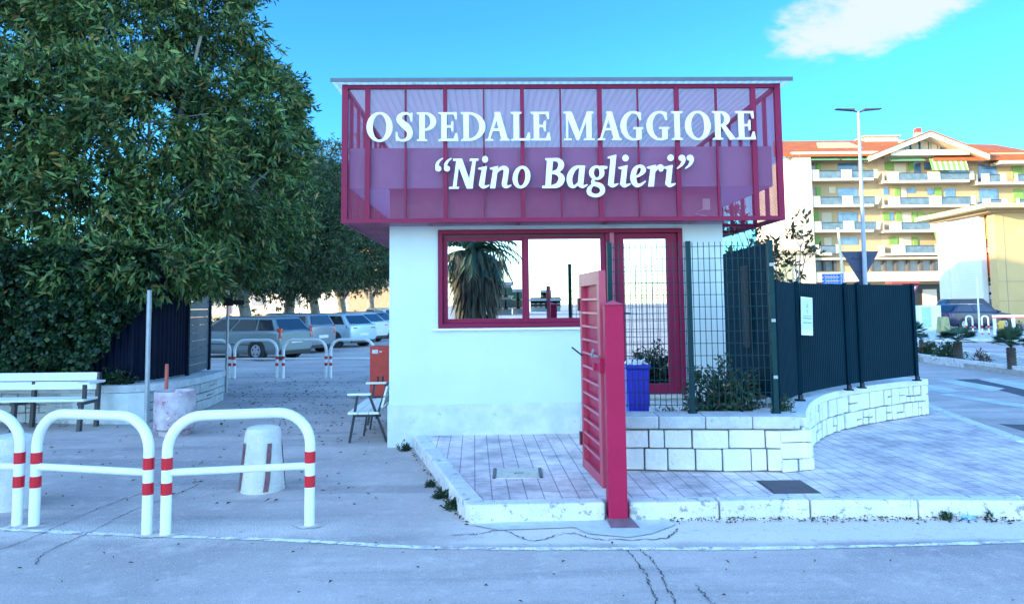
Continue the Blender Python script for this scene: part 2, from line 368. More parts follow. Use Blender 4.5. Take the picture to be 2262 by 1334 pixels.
def crown_points(blobs, n, noise=.17, inner=.35):
    B = np.array([b[:4] for b in blobs], float); wgt = B[:, 3]**2; wgt /= wgt.sum()
    out = []; nrm = []; tot = 0
    while tot < n:
        k = rng.choice(len(B), 4*n, p=wgt); d = unit(rng.normal(0, 1, (4*n, 3)))
        rr = np.where(rng.random(4*n) < inner, rng.uniform(.45, .9, 4*n), rng.uniform(.86, 1.06, 4*n))
        # lumps
        lump = 1+noise*np.sin(d[:, 0]*7+k)*np.cos(d[:, 1]*6+k*2)+noise*.8*np.sin(d[:, 2]*9+k*3+d[:, 0]*5)
        p = B[k, :3]+d*(B[k, 3]*rr*lump)[:, None]
        # thin out where deep inside other blobs
        dist = np.linalg.norm(p[:, None, :]-B[None, :, :3], axis=2)/B[None, :, 3]
        keep = (dist.min(1) > .62) | (rng.random(4*n) < .10)
        # clumpy gaps
        g = np.sin(p[:, 0]*2.3+1)*np.sin(p[:, 1]*2.1)*np.sin(p[:, 2]*2.7+2)+.5*np.sin(p[:, 0]*5.1)*np.sin(p[:, 2]*5.7+p[:, 1]*4)
        keep &= rng.random(4*n) < np.clip(.62+g*1.1, .08, 1)
        out.append(p[keep]); nrm.append(d[keep]); tot += keep.sum()
    return np.concatenate(out)[:n], np.concatenate(nrm)[:n]

# ------------------------------------------------------------------ ground and roads
g = MB().add([(-1500, -1500, 0), (1500, -1500, 0), (1500, 1500, 0), (-1500, 1500, 0)], [(0, 1, 2, 3)]).build('ground', 'asphalt', kind='structure')
def ribbon(pts, wd, z, jitter=0):
    b = MB(); P = [Vector((p[0], p[1], z)) for p in pts]; vs = []
    for i, p in enumerate(P):
        d = (P[min(i+1, len(P)-1)]-P[max(i-1, 0)]).normalized(); s = Vector((-d.y, d.x, 0))
        w_ = wd*(1+random.uniform(-jitter, jitter))/2; vs += [p+s*w_, p-s*w_]
    for i in range(len(P)-1): b.f.append((2*i, 2*i+1, 2*i+3, 2*i+2))
    b.v = [tuple(v) for v in vs]; return b
def interp(pts, n):
    out = []
    for i in range(len(pts)-1):
        a, b = Vector(pts[i]), Vector(pts[i+1])
        for k in range(n): out.append(a.lerp(b, k/n))
    out.append(Vector(pts[-1])); return out
def catmull(P, n=8):
    P = [Vector(p) for p in P]; Q = [P[0]*2-P[1]]+P+[P[-1]*2-P[-2]]; out = []
    for i in range(1, len(Q)-2):
        for k in range(n):
            t = k/n; a, b, c, d = Q[i-1:i+3]
            out.append(.5*((2*b)+(c-a)*t+(2*a-5*b+4*c-d)*t*t+(3*b-a-3*c+d)*t**3))
    out.append(P[-1]); return out
# concrete gutter line along the road
gl = catmull([G(x, y) for x, y in ((-300, 1150), (60, 1172), (360, 1184), (600, 1192), (760, 1200), (900, 1208), (1100, 1212), (1300, 1212), (1600, 1212), (1900, 1207), (2262, 1196), (2600, 1180))], 14)
ribbon(gl, .062, .004, .3).build('gutter_line', pm('oldline', (.86, .85, .80), (.50, .47, .46), 5, .85, lo=.48, hi=.66, spots=[((.42, .36, .35), 9, .53), ((.22, .2, .2), 26, .60)]), kind='structure')
# cracks
cr = MB()
def crack(pp, wd=.008):
    P = catmull([G(x, y) for x, y in pp], 14); P = [p+Vector((random.uniform(-.012, .012), random.uniform(-.02, .02), 0)) for p in P]
    b = ribbon(P, wd, .006, .7); cr.add(b.v, b.f)
crack([(0, 1215), (90, 1180), (200, 1130), (330, 1085), (445, 1062)], .006)
crack([(80, 1250), (100, 1222), (200, 1175), (290, 1130), (370, 1100), (440, 1070)], .007)
crack([(1385, 1213), (1420, 1260), (1440, 1300), (1460, 1360)]); crack([(1412, 1212), (1450, 1250), (1475, 1300), (1500, 1345)])
crack([(1540, 1295), (1560, 1320), (1590, 1345)]); crack([(1000, 1182), (1060, 1180), (1110, 1172), (1180, 1195), (1250, 1178), (1330, 1192), (1460, 1190), (1500, 1168)], .01)
cr.build('road_cracks', 'dark_asphalt', kind='structure')
# light dusty repair patches round the hoop feet and the gate post
def blob(cx, cy, rx, ry, n=26, j=.18):
    return [(cx+rx*math.cos(2*math.pi*i/n)*(1+random.uniform(-j, j)), cy+ry*math.sin(2*math.pi*i/n)*(1+random.uniform(-j, j))) for i in range(n)]
for px, py, rx_ in ((55, 1162, .17), (346, 1182, .17), (683, 1162, .10)):
    p = G(px, py); sheet('concrete_patch', blob(p.x, p.y, rx_, .075, 34, .3), .0062, 'patch')
sheet('concrete_patch', [G(x, y)[:2] for x, y in ((1040, 1160), (1200, 1150), (1480, 1142), (1492, 1160), (1440, 1180), (1390, 1188), (1300, 1180), (1270, 1166), (1100, 1172))], .008, 'concrete')
0 and sheet('concrete_patch', [G(x, y)[:2] for x, y in ((405, 1010), (470, 985), (530, 975), (480, 1010), (430, 1022))], .0045, 'patch')
# pavement slab with sloping corner, stone kerb
pv = [(-1.06, 9.1), (-.24, 6.24), (.85, 6.28), (2.4, 6.30), (4.1, 6.21), (5.3, 6.24), (5.8, 6.7), (5.7, 8.5), (6.05, 10.35), (6.4, 11.8), (6.45, 13.0), (4.8, 12.6), (2.9, 9.45), (-1.1, 9.36)]
def pavemat():
    m, n, l, b = newmat('paving'); b.inputs['Roughness'].default_value = .75
    t = n.new('ShaderNodeTexCoord').outputs['Object']
    mp = n.new('ShaderNodeMapping'); mp.inputs['Rotation'].default_value = (0, 0, R(90-3)); l.new(t, mp.inputs[0])
    br = n.new('ShaderNodeTexBrick'); br.offset = .5; br.inputs['Scale'].default_value = 1; br.inputs['Mortar Size'].default_value = .006
    br.inputs['Brick Width'].default_value = .42; br.inputs['Row Height'].default_value = .145; br.inputs['Bias'].default_value = -.3
    br.inputs['Color1'].default_value = (.68, .58, .58, 1); br.inputs['Color2'].default_value = (.60, .51, .52, 1); br.inputs['Mortar'].default_value = (.30, .26, .29, 1)
    l.new(mp.outputs[0], br.inputs['Vector'])
    nz = noise_node(n, l, 2.2, 9, t, .72); c = ramp(n, l, nz, [(.36, (.62, .63, .66)), (.64, (1.38, 1.38, 1.36))])
    mx = n.new('ShaderNodeMix'); mx.data_type = 'RGBA'; mx.blend_type = 'MULTIPLY'; mx.inputs[0].default_value = 1; l.new(br.outputs[0], mx.inputs[6]); l.new(c, mx.inputs[7])
    l.new(mx.outputs[2], b.inputs['Base Color'])
    bb = n.new('ShaderNodeBump'); bb.inputs['Distance'].default_value = .01; bb.inputs['Strength'].default_value = .5; l.new(noise_node(n, l, 60, 4, t), bb.inputs['Height']); l.new(bb.outputs[0], b.inputs['Normal'])
    return m
M['paving'] = pavemat()
MB().prism(pv, -.05, .139).build('pavement', 'paving', kind='structure')
kb = MB()
def kerb(path, inner, zt=.146, step=.85, w_=.17):
    """row of stones following path; inner = side sign"""
    i = 0
    for a, b in zip(path[:-1], path[1:]):
        a = Vector(a); b = Vector(b); L = (b-a).length; k = max(1, round(L/step)); d = (b-a).normalized(); s = Vector((-d.y, d.x))*inner
        for j in range(k):
            p0 = a+d*(L*j/k+.006); p1 = a+d*(L*(j+1)/k-.006); e = random.uniform(-.008, .008); z = zt+random.uniform(-.006, .006)
            q = [p0-s*e, p1-s*e, p1+s*w_, p0+s*w_]
            if inner < 0: q = q[::-1]
            kb.hexa([(p.x, p.y, -.05) for p in q]+[(p.x, p.y, z) for p in q])
kerb([(-1.24, 9.3), (-.385, 6.10)], 1, .148)
kerb([(-.38, 6.085), (.74, 6.12)], 1, .148); kerb([(.92, 6.12), (2.4, 6.14), (4.1, 6.05), (5.3, 6.1), (5.95, 6.6)], 1, .148)
kerb([(5.95, 6.62), (5.85, 8.5), (6.2, 10.35), (6.5, 11.8), (6.6, 13.0)], 1, .148)
kb.build('kerb', 'kerbstone', kind='structure', bevel=.022, segs=3)
# inspection covers
mh = thing('inspection_cover', 'pale rectangular inspection cover with dark steel ends in the paving before the kiosk', 'cover', (.03, 7.22, .1395))
MB().box(-.20, .20, -.20, .20, 0, .006).build('cover_plate', pm('coverplate', (.66, .66, .56), (.5, .5, .44), 14, .8, bump=.3), mh)
MB().box(-.235, -.205, -.20, .20, 0, .010).build('steel_edge', 'dark_metal', mh); MB().box(.205, .235, -.20, .20, 0, .010).build('steel_edge', 'dark_metal', mh)
MB().box(-.03, .06, -.012, .004, .006, .009).box(-.03, -.018, -.05, .004, .0061, .0091).build('lifting_slot', 'dark_metal', mh)
gr = thing('drain_grate', 'dark square drain grate set in the paving before the stone wall', 'grate', (2.38, 6.60, .1395))
b = MB().box(-.2, .2, -.23, .23, 0, .003); b.build('frame', 'dark_asphalt', gr)
b = MB()
for k in range(12): b.box(-.18, .18, -.21+k*.036, -.19+k*.036, .003, .009)
b.build('bars', pm('gratebar', (.12, .12, .15), None, 9, .6, metal=.4), gr)
# crossing stripes and second road markings
def pq(name, c, z, mat): sheet(name, [G(x, y)[:2] for x, y in c], z, mat)
M['road_paint'] = pm('road_paint', (.62, .65, .66), (.42, .45, .47), 3, .8, spots=[((.28, .3, .33), 22, .62)])
pq('road_marking', [(2038, 850), (2080, 853), (2122, 864), (2085, 868), (2038, 860)], .004, 'road_paint')
pq('road_marking', [(2065, 841), (2110, 839), (2220, 858), (2190, 865)], .004, 'road_paint')
pq('road_marking', [(2160, 838), (2200, 836), (2300, 852), (2270, 862)], .004, 'road_paint')
pq('road_marking', [(2070, 871), (2100, 870), (2300, 898), (2300, 908)], .004, 'road_paint')
pq('dark_road_patch', [(2105, 838), (2165, 837), (2300, 868), (2300, 886), (2225, 866)], .0025, 'dark_asphalt')
pq('dark_road_patch', [(2205, 936), (2262, 938), (2400, 960), (2262, 952)], .0025, 'dark_asphalt')
# planted median and far pavement
md = [(11.5, 14), (13.6, 14), (13.9, 20), (13.7, 27), (13.0, 33), (11.9, 33), (11.7, 24)]
MB().prism(md, -.05, .12).build('median_bed', pm('gravelbed', (.52, .50, .46), (.34, .33, .30), 7, .95, bump=1, bscale=30, spots=[((.2, .2, .18), 20, .6)]), kind='structure')
kb = MB(); kerb([(11.6, 14), (11.6, 20), (11.8, 26), (12, 33)], -1, .2, .9, .2); kerb([(13.8, 14), (13.95, 20), (13.8, 27), (13.1, 33)], 1, .2, .9, .2)
kb.build('kerb', 'kerbstone', kind='structure', bevel=.02)
MB().prism([(17, 31.5), (40, 30), (60, 34), (60, 37), (26, 37), (17, 42)], -.05, .1).build('far_pavement', 'concrete', kind='structure')
MB().prism([(14, 60), (70, 52), (70, 84), (14, 84)], -.05, .12).build('far_pavement', 'concrete', kind='structure')
MB().prism([(-60, 42), (-12.2, 32), (-12.0, 66), (-60, 66)], -.05, .15).build('parking_verge', pm('verge', (.20, .20, .14), (.10, .13, .07), 5, .95), kind='structure')
#PART2
# ------------------------------------------------------------------ kiosk
KO = Vector((-1.55, 9.33, 0)); KR = math.atan(.025)
K = thing('gatehouse', 'small white gatehouse with crimson window frames and a perforated maroon screen round its roof', 'gatehouse', KO, KR)
KW = 4.25; KD = 3.8
b = MB()
b.box(0, .61, 0, .2, 0, 3.3).box(.61, 2.80, 0, .2, 0, 1.455).box(.61, 3.73, 0, .2, 2.70, 3.3).box(3.73, KW, 0, .2, 0, 3.3).box(2.80, 3.73, 0, .2, 0, .6)
b.box(0, .2, .2, KD, 0, 3.3).box(KW-.2, KW, .2, KD, 0, 3.3).box(.2, KW-.2, KD-.2, KD, 0, 3.3)
b.build('wall', 'stucco', K)
MB().box(.004, KW-.004, -.012, -.003, 2.77, 3.3).build('shaded_upper_wall', pm('shaded_upper_wall', (.40, .32, .44), (.33, .26, .37), 3, .85), K)  # thin sheet darkened in colour to imitate the shade behind the screen
b = MB().box(.2, KW-.2, .2, KD-.2, .35, .58).build('interior_floor', 'concrete', K)
b = MB().box(.2, KW-.2, .2, KD-.2, 2.95, 3.1).build('ceiling', 'stucco', K)
MB().box(-.018, 2.9, -.018, .02, -.02, .52).box(-.018, .01, .02, KD, -.02, .52).build('plinth', 'plinth', K)
# interior desk and cabinet glimpsed through the glass
MB().box(.3, 2.6, 1.2, 1.9, 1.25, 1.31).box(.35, .4, 1.25, 1.85, .58, 1.25).box(2.5, 2.55, 1.25, 1.85, .58, 1.25).build('desk', pm('desk', (.25, .22, .18)), K)
# window and door joinery
wf = MB()
def frame(b, x0, x1, z0, z1, y0, y1, t, tb=None, tt=None):
    tb = tb or t; tt = tt or t
    b.box(x0, x0+t, y0, y1, z0, z1).box(x1-t, x1, y0, y1, z0, z1).box(x0+t, x1-t, y0, y1, z0, z0+tb).box(x0+t, x1-t, y0, y1, z1-tt, z1)
frame(wf, .615, 3.725, 1.46, 2.695, -.035, .10, .055) if False else None
fr = MB(); fr.box(.615, 3.725, -.03, .11, 2.64, 2.695).box(.615, .67, -.03, .11, 1.46, 2.64).box(.67, 2.83, -.03, .11, 1.46, 1.515)
fr.box(3.665, 3.725, -.03, .11, .60, 2.64).box(2.74, 2.83, -.025, .11, 1.515, 2.64).box(2.77, 2.83, -.024, .11, .60, 1.455)
win = fr.build('window_frame', 'maroon', K, bevel=.006)
MB().box(.67, 2.74, .03, .1, 2.60, 2.64).build('shutter_box', 'dark_maroon', win)
def sash(x0, x1, z0, z1, y, par, name='window', t=.065, tb=None, tt=None):
    b = MB(); frame(b, x0, x1, z0, z1, y, y+.04, t, tb, tt); s = b.build(name, 'maroon', par, bevel=.004)
    MB().box(x0+t, x1-t, y+.016, y+.022, z0+(tb or t), z1-(tt or t)).build('pane', 'glass', s); return s
sash(.672, 1.735, 1.517, 2.60, .035, K, t=.062, tb=.055, tt=.045)
sash(1.70, 2.738, 1.517, 2.60, .004, K, t=.062, tb=.055, tt=.03)
MB().box(2.70, 2.705, -.03, .0, 2.0, 2.12).build('window_latch', 'dark_metal', K)
MB().box(2.79, 2.845, -.05, -.025, 1.4, 2.64).build('pilaster', pm('pilaster', (.45, .10, .16), None, 3, .4), K)
dr = sash(2.832, 3.663, .60, 2.638, .02, K, 'door', t=.145, tb=.135, tt=.075)
MB().tube([(2.90, .0, 1.62), (2.90, -.05, 1.62), (3.03, -.05, 1.62)], .012, 6).box(2.885, 2.915, -.004, .02, 1.5, 1.7).build('handle', 'dark_metal', dr)
MB().box(.54, 2.86, -.05, -.0, 1.428, 1.456).build('window_sill', 'white_letter', K, bevel=.004)
MB().box(2.83, 3.73, -.06, .1, .56, .597).build('door_step', 'concrete', K)
# canopy screen
Y0 = -.50; X0, X1 = -.51, 4.87; ZB, ZT = 2.74, 4.43; YB = KD+.45
cf = MB()
T = .05
cf.box(X0, X1, Y0, Y0+T, ZB, ZB+.05).box(X0, X1, Y0, Y0+T, ZT-.05, ZT)
for x in (X0, X1-.07): cf.box(x, x+.07, Y0-.002, Y0+.06, ZB-.003, ZT+.003)
for x, wd in ((-.2, .06), (.26, .022), (.74, .05), (1.21, .018), (1.68, .05), (2.15, .018), (2.63, .055), (3.1, .02), (3.58, .055), (4.07, .022), (4.53, .06)):
    cf.box(x-wd/2, x+wd/2, Y0+.004, Y0+T-.004, ZB+.05, ZT-.05)
for x in (X0, X1-.05):
    cf.box(x, x+.05, Y0+.06, YB, ZB, ZB+.05).box(x, x+.05, Y0+.06, YB, ZT-.05, ZT)
    for k in range(1, 10):
        yy = Y0+k*.475; cf.box(x+.004, x+.046, yy, yy+.05, ZB+.05, ZT-.05)
cf.box(X0, X1, YB, YB+.05, ZB, ZB+.05).box(X0, X1, YB, YB+.05, ZT-.05, ZT)
for k in range(11): cf.box(-.2+k*.473-.02, -.2+k*.473+.02, YB+.004, YB+.046, ZB+.05, ZT-.05)
# joists from the wall to the screen
for x in (.5, 1.6, 2.7, 3.8): cf.box(x, x+.05, Y0+.05, 0, 2.75, 2.79)
for y in (.4, 1.3, 2.2, 3.1): cf.box(X0+.05, -.002, y, y+.05, 2.75, 2.79).box(KW+.002, X1-.05, y, y+.05, 2.75, 2.79)
can = cf.build('canopy_frame', 'maroon', K)
MB().box(X0+.03, X1-.03, Y0+.048, Y0+.050, ZB+.03, ZT-.03).build('front_screen', 'mesh_front', can)
for x in (X0+.022, X1-.024):
    MB().add([(x, Y0+.06, ZB+.02), (x, YB, ZB+.02), (x, YB, ZT-.02), (x, Y0+.06, ZT-.02)], [(0, 1, 2, 3)]).build('side_screen', 'mesh_side', can)
MB().add([(X0+.02, YB+.02, ZB+.02), (X1-.02, YB+.02, ZB+.02), (X1-.02, YB+.02, ZT-.02), (X0+.02, YB+.02, ZT-.02)], [(0, 1, 2, 3)]).build('rear_screen', 'mesh_front', can)
MB().add([(X0+.03, Y0+.05, 2.748), (-.002, Y0+.05, 2.748), (-.002, YB, 2.748), (X0+.03, YB, 2.748)], [(0, 1, 2, 3)]).build('soffit_screen', 'mesh_soffit', can)
MB().add([(-.002, Y0+.05, 2.746), (KW, Y0+.05, 2.746), (KW, -.002, 2.746), (-.002, -.002, 2.746)], [(0, 1, 2, 3)]).build('soffit_screen', 'mesh_soffit', can)
bd = MB(); by = Y0+.10
bd.box(-.43, 4.77, by, by+.02, 3.17, 3.665).box(-.43, -.41, by+.02, KD+.3, 3.17, 3.665).box(4.75, 4.77, by+.02, KD+.3, 3.17, 3.665)
bd.build('backing_band', 'band_panel', can)
# corrugated roof sheet (shallow waves running front to back)
n_ = 180; xs = np.linspace(X0-.12, X1+.12, n_); v = []; f = []
for i, x in enumerate(xs):
    z = ZT+.03+.012*math.sin(i*math.pi/1.5); v += [(x, Y0-.09, z), (x, YB+.12, z)]
for i in range(n_-1): f.append((2*i, 2*i+2, 2*i+3, 2*i+1))
MB().add(v, f).build('roof', 'roof_sheet', K, smooth=False)
rt = MB().box(X0-.12, X1+.12, Y0-.105, Y0-.092, ZT+.005, ZT+.052)
rt.build('roof_edge', pm('roofedge', (.11, .12, .16), None, 4, .5), K)
MB().tube([(4.0, -.004, 3.0), (4.02, -.02, 2.95), (3.9, -.02, 2.88), (4.1, -.02, 2.83)], .006, 5).box(4.0, 4.09, -.03, -.003, 2.93, 3.07).build('junction_box', 'white_letter', K)
MB().tube([(.35, -.42, 4.47), (.35, -.42, 4.52)], .02, 6).build('roof_vent', 'dark_metal', K)

# ------------------------------------------------------------------ lettering
def vws(P, n=7):
    """variable width stroke as quads; P = (x, y, halfwidth)"""
    Q = catmull([(a, b_, c) for a, b_, c in P], n); L = []
    for i, p in enumerate(Q):
        a = Q[max(i-1, 0)]; c = Q[min(i+1, len(Q)-1)]; d = Vector((c.x-a.x, c.y-a.y))
        d = d.normalized() if d.length > 1e-6 else Vector((1, 0)); s = Vector((-d.y, d.x))*max(p.z, .5)
        L.append(((p.x+s.x, p.y+s.y), (p.x-s.x, p.y-s.y)))
    out = [[L[i][0], L[i+1][0], L[i+1][1], L[i][1]] for i in range(len(L)-1)]
    for k in (0, -1):
        p = Q[k]; out.append(disc(p.x, p.y, max(p.z, .5), max(p.z, .5), 10))
    # joints
    for i in range(3, len(Q)-1, 3): out.append(disc(Q[i].x, Q[i].y, Q[i].z*.98, Q[i].z*.98, 10))
    return out
def disc(x, y, rx, ry, n=20): return [(x+rx*math.cos(2*math.pi*i/n), y+ry*math.sin(2*math.pi*i/n)) for i in range(n)]
def band(cx, cy, ro, rO, ri, rI, a0=0, a1=360, n=34, sh=0):
    out = []; A = [R(a0+(a1-a0)*i/n) for i in range(n+1)]
    def P(a, rx, ry): y = ry*math.sin(a); return (cx+rx*math.cos(a)+sh*y, cy+y)
    for a, c in zip(A[:-1], A[1:]): out.append([P(a, ro, rO), P(c, ro, rO), P(c, ri, rI), P(a, ri, rI)])
    return out
def ccw(p):
    a = sum(p[i][0]*p[(i+1) % len(p)][1]-p[(i+1) % len(p)][0]*p[i][1] for i in range(len(p))); return p if a > 0 else p[::-1]
def rr(x0, y0, x1, y1): return [(x0, y0), (x1, y0), (x1, y1), (x0, y1)]
def O_(): return band(145, 163, 145, 170, 78, 146)
GL = {}
GL['O'] = O_()
GL['S'] = vws([(170, 268, 9), (150, 306, 13), (100, 318, 14), (52, 292, 24), (38, 245, 31), (78, 200, 38), (126, 158, 39), (156, 105, 32), (148, 48, 26), (98, 10, 14), (42, 16, 13), (14, 60, 8)])+[[(160, 300), (172, 326), (186, 326), (182, 222), (166, 222)], [(0, 105), (16, 105), (26, 30), (18, 0), (2, 0)]]
sl_ = lambda w0=0: [[(w0, 0), (w0+118, 0), (w0+118, 14), (w0+88, 26), (w0+30, 26), (w0, 14)], [(w0, 328), (w0, 314), (w0+30, 302), (w0+88, 302), (w0+95, 328)]]
GL['P'] = [rr(30, 10, 90, 318)]+sl_()+band(92, 223, 126, 105, 62, 82, -90, 90, 20)+[rr(80, 304, 96, 328), rr(80, 118, 96, 141)]
GL['E'] = [rr(34, 10, 94, 318)]+sl_(0)+[rr(80, 303, 200, 328), rr(80, 0, 205, 25), rr(85, 152, 160, 178), [(188, 328), (205, 328), (208, 245), (194, 245), (172, 306)], [(170, 22), (195, 90), (211, 90), (226, 0), (190, 0)], [(150, 225), (168, 225), (168, 108), (150, 108), (140, 165)]]
GL['D'] = [rr(30, 10, 90, 318)]+sl_()+band(88, 164, 187, 164, 120, 138, -90, 90, 24)+[rr(60, 301, 90, 328), rr(60, 0, 90, 26)]
GL['A'] = [[(20, 8), (44, 8), (138, 285), (122, 328), (108, 300)], [(98, 328), (162, 328), (248, 10), (180, 10)], rr(66, 112, 196, 138), [(-4, 0), (84, 0), (84, 14), (50, 26), (16, 24), (-4, 14)], [(158, 0), (268, 0), (268, 14), (240, 26), (180, 26), (158, 14)]]
GL['L'] = [rr(30, 10, 90, 318)]+[[(0, 0), (60, 0), (88, 26), (30, 26), (0, 14)], [(0, 328), (0, 314), (30, 302), (88, 302), (120, 314), (120, 328)], rr(60, 0, 195, 26), [(165, 20), (192, 92), (208, 92), (216, 0), (185, 0)]]
GL['M'] = [rr(28, 10, 48, 310), [(18, 326), (92, 326), (182, 80), (164, 0), (146, 0)], [(146, 0), (168, 0), (285, 300), (275, 326), (262, 318)], rr(256, 10, 314, 318), rr(0, 0, 88, 18), rr(226, 0, 346, 20), rr(0, 310, 80, 328), rr(262, 308, 336, 328)]
GL['G'] = band(150, 163, 150, 170, 84, 145, 52, 306, 30)+[rr(178, 12, 236, 132), rr(146, 128, 258, 147), [(205, 320), (228, 324), (236, 226), (220, 226), (196, 285)], [(205, 2), (236, 14), (236, 60), (180, 46), (190, 20)]]+vws([(150, 318, 14), (190, 312, 14), (215, 292, 12)])
GL['I'] = [rr(34, 10, 92, 318), [(0, 0), (126, 0), (126, 14), (96, 26), (30, 26), (0, 14)], [(0, 328), (0, 314), (30, 302), (96, 302), (126, 314), (126, 328)]]
GL['R'] = [rr(30, 10, 90, 318)]+sl_()+band(92, 240, 108, 88, 48, 64, -90, 90, 20)+[rr(80, 304, 96, 328), rr(80, 150, 96, 176)]+[[(92, 168), (140, 172), (250, 20), (252, 0), (194, 0)], rr(190, 0, 262, 16)]
def cross2(a, b_, c): return (b_[0]-a[0])*(c[1]-a[1])-(b_[1]-a[1])*(c[0]-a[0])
PXM = .005526
def letter(polys, tf, name='letter', parent=None, y0=None, d=.03):
    """union of outlines -> extruded letter; tf maps glyph units to (s, z)"""
    V = []; E_ = []; Pl = []
    for p in polys:
        p = ccw([(float(a), float(b_)) for a, b_ in p])
        if len(p) == 4 and any(cross2(p[i], p[(i+1) % 4], p[(i+2) % 4]) < 0 for i in range(4)):
            cx_ = sum(q[0] for q in p)/4; cy_ = sum(q[1] for q in p)/4; p = sorted(p, key=lambda q: math.atan2(q[1]-cy_, q[0]-cx_))
        o_ = len(V); V += [Vector(q) for q in p]; E_ += [(o_+i, o_+(i+1) % len(p)) for i in range(len(p))]
        Pl.append((p, min(q[0] for q in p), max(q[0] for q in p), min(q[1] for q in p), max(q[1] for q in p)))
    r_ = delaunay_2d_cdt(V, E_, [], 0, 1e-4); v2, f2 = r_[0], r_[2]; F2 = []
    for f in f2:
        x = sum(v2[i].x for i in f)/3; y = sum(v2[i].y for i in f)/3; ok = False
        for p, xa, xb, ya, yb in Pl:
            if x < xa or x > xb or y < ya or y > yb: continue
            c_ = False; n2 = len(p)
            for i in range(n2):
                a, b_ = p[i], p[(i+1) % n2]
                if (a[1] > y) != (b_[1] > y) and x < (b_[0]-a[0])*(y-a[1])/(b_[1]-a[1])+a[0]: c_ = not c_
            if c_: ok = True; break
        if ok: F2.append(f)
    used = sorted({i for f in F2 for i in f}); mp = {i: k for k, i in enumerate(used)}
    n_ = len(used); P = [tf(v2[i].x, v2[i].y) for i in used]
    vs = [(s_, y0-d, z) for s_, z in P]+[(s_, y0, z) for s_, z in P]; fs = []; ed = {}
    for f in F2:
        f = [mp[i] for i in f]; fs.append(tuple(f)); fs.append(tuple(i+n_ for i in reversed(f)))
        for a, b_ in zip(f, f[1:]+f[:1]): ed[(a, b_)] = 1
    for a, b_ in ed:
        if (b_, a) not in ed: fs.append((b_, a, a+n_, b_+n_))
    return MB().add(vs, fs).build(name, 'white_letter', parent)
YL = Y0-.012
def px2s(px): return -.2+(px-812)*PXM-.00000015*(px-812)*(1668-px)*0
z1 = [(800+z/5.14) for z in (58, 385, 620, 862, 1115, 1395, 1680, 1903)]; z2 = [(1230+z/5.027) for z in (65, 443, 695, 985, 1265, 1415, 1722, 1982)]
for ch, x in zip('OSPEDALEMAGGIORE', z1+z2):
    s0 = px2s(x); letter(GL[ch], lambda a, b_, s0=s0: (s0+a*.001075, 3.722+b_*.001073), parent=can, y0=YL)
Z3 = {}
fl = lambda pts, B: [(a, B-b_) for a, b_ in pts]
fp = lambda polys, B: [fl(p, B) for p in polys]
fv = lambda P, B: vws([(a, B-b_, c) for a, b_, c in P])
B3 = 650
def q3(dx): return [disc(207+dx, B3-318, 50, 48)]+fv([(178+dx, 300, 18), (188+dx, 245, 24), (222+dx, 190, 17), (276+dx, 150, 9)], B3)
L3 = [('q', q3(0)), ('q', q3(142)),
 ('N', fp([[(440, 640), (498, 640), (550, 240), (505, 175)], [(455, 155), (560, 155), (575, 190), (450, 192)], [(492, 158), (597, 155), (715, 500), (768, 652), (672, 652)], [(772, 170), (826, 170), (768, 652), (700, 560)], [(728, 155), (866, 155), (861, 192), (722, 192)], [(385, 622), (545, 622), (540, 655), (380, 655)]], B3)),
 ('i', [disc(977, B3-168, 48, 56)]+fp([[(865, 310), (1005, 278), (1000, 330), (935, 348), (862, 332)], [(925, 320), (1005, 278), (962, 580), (868, 600), (880, 540)]], B3)+fv([(915, 585, 44), (938, 618, 34), (985, 622, 22), (1037, 600, 9)], B3)),
 ('n', fp([[(1055, 310), (1190, 278), (1182, 330), (1120, 348), (1052, 332)], [(1108, 330), (1192, 278), (1140, 650), (1054, 650)]], B3)+fv([(1160, 400, 10), (1205, 342, 20), (1265, 310, 32), (1318, 335, 42), (1318, 410, 42), (1303, 500, 42), (1290, 580, 42), (1305, 618, 33), (1350, 622, 21), (1400, 602, 8)], B3)),
 ('o', band(1573, B3-468, 146, 188, 64, 142, sh=.10))]
for k, p in L3: letter(p, lambda a, b_: (px2s(940+a/7.54), 3.142+b_*PXM/7.54*1.0), parent=can, y0=YL)
B4 = 535
def i4(dx): return [disc(1243+dx, B4-127, 43, 46)]+fp([[(1143+dx, 255), (1268+dx, 225), (1262+dx, 272), (1200+dx, 290), (1141+dx, 272)], [(1192+dx, 265), (1268+dx, 225), (1236+dx, 480), (1160+dx, 500)]], B4)+fv([(1198+dx, 478, 38), (1218+dx, 508, 29), (1255+dx, 505, 18), (1297+dx, 486, 8)], B4)
def r4(dx): return [disc(2024+dx, B4-128, 44, 42)]+fv([(2046+dx, 118, 22), (2048+dx, 165, 25), (2015+dx, 228, 17), (1960+dx, 273, 8)], B4)
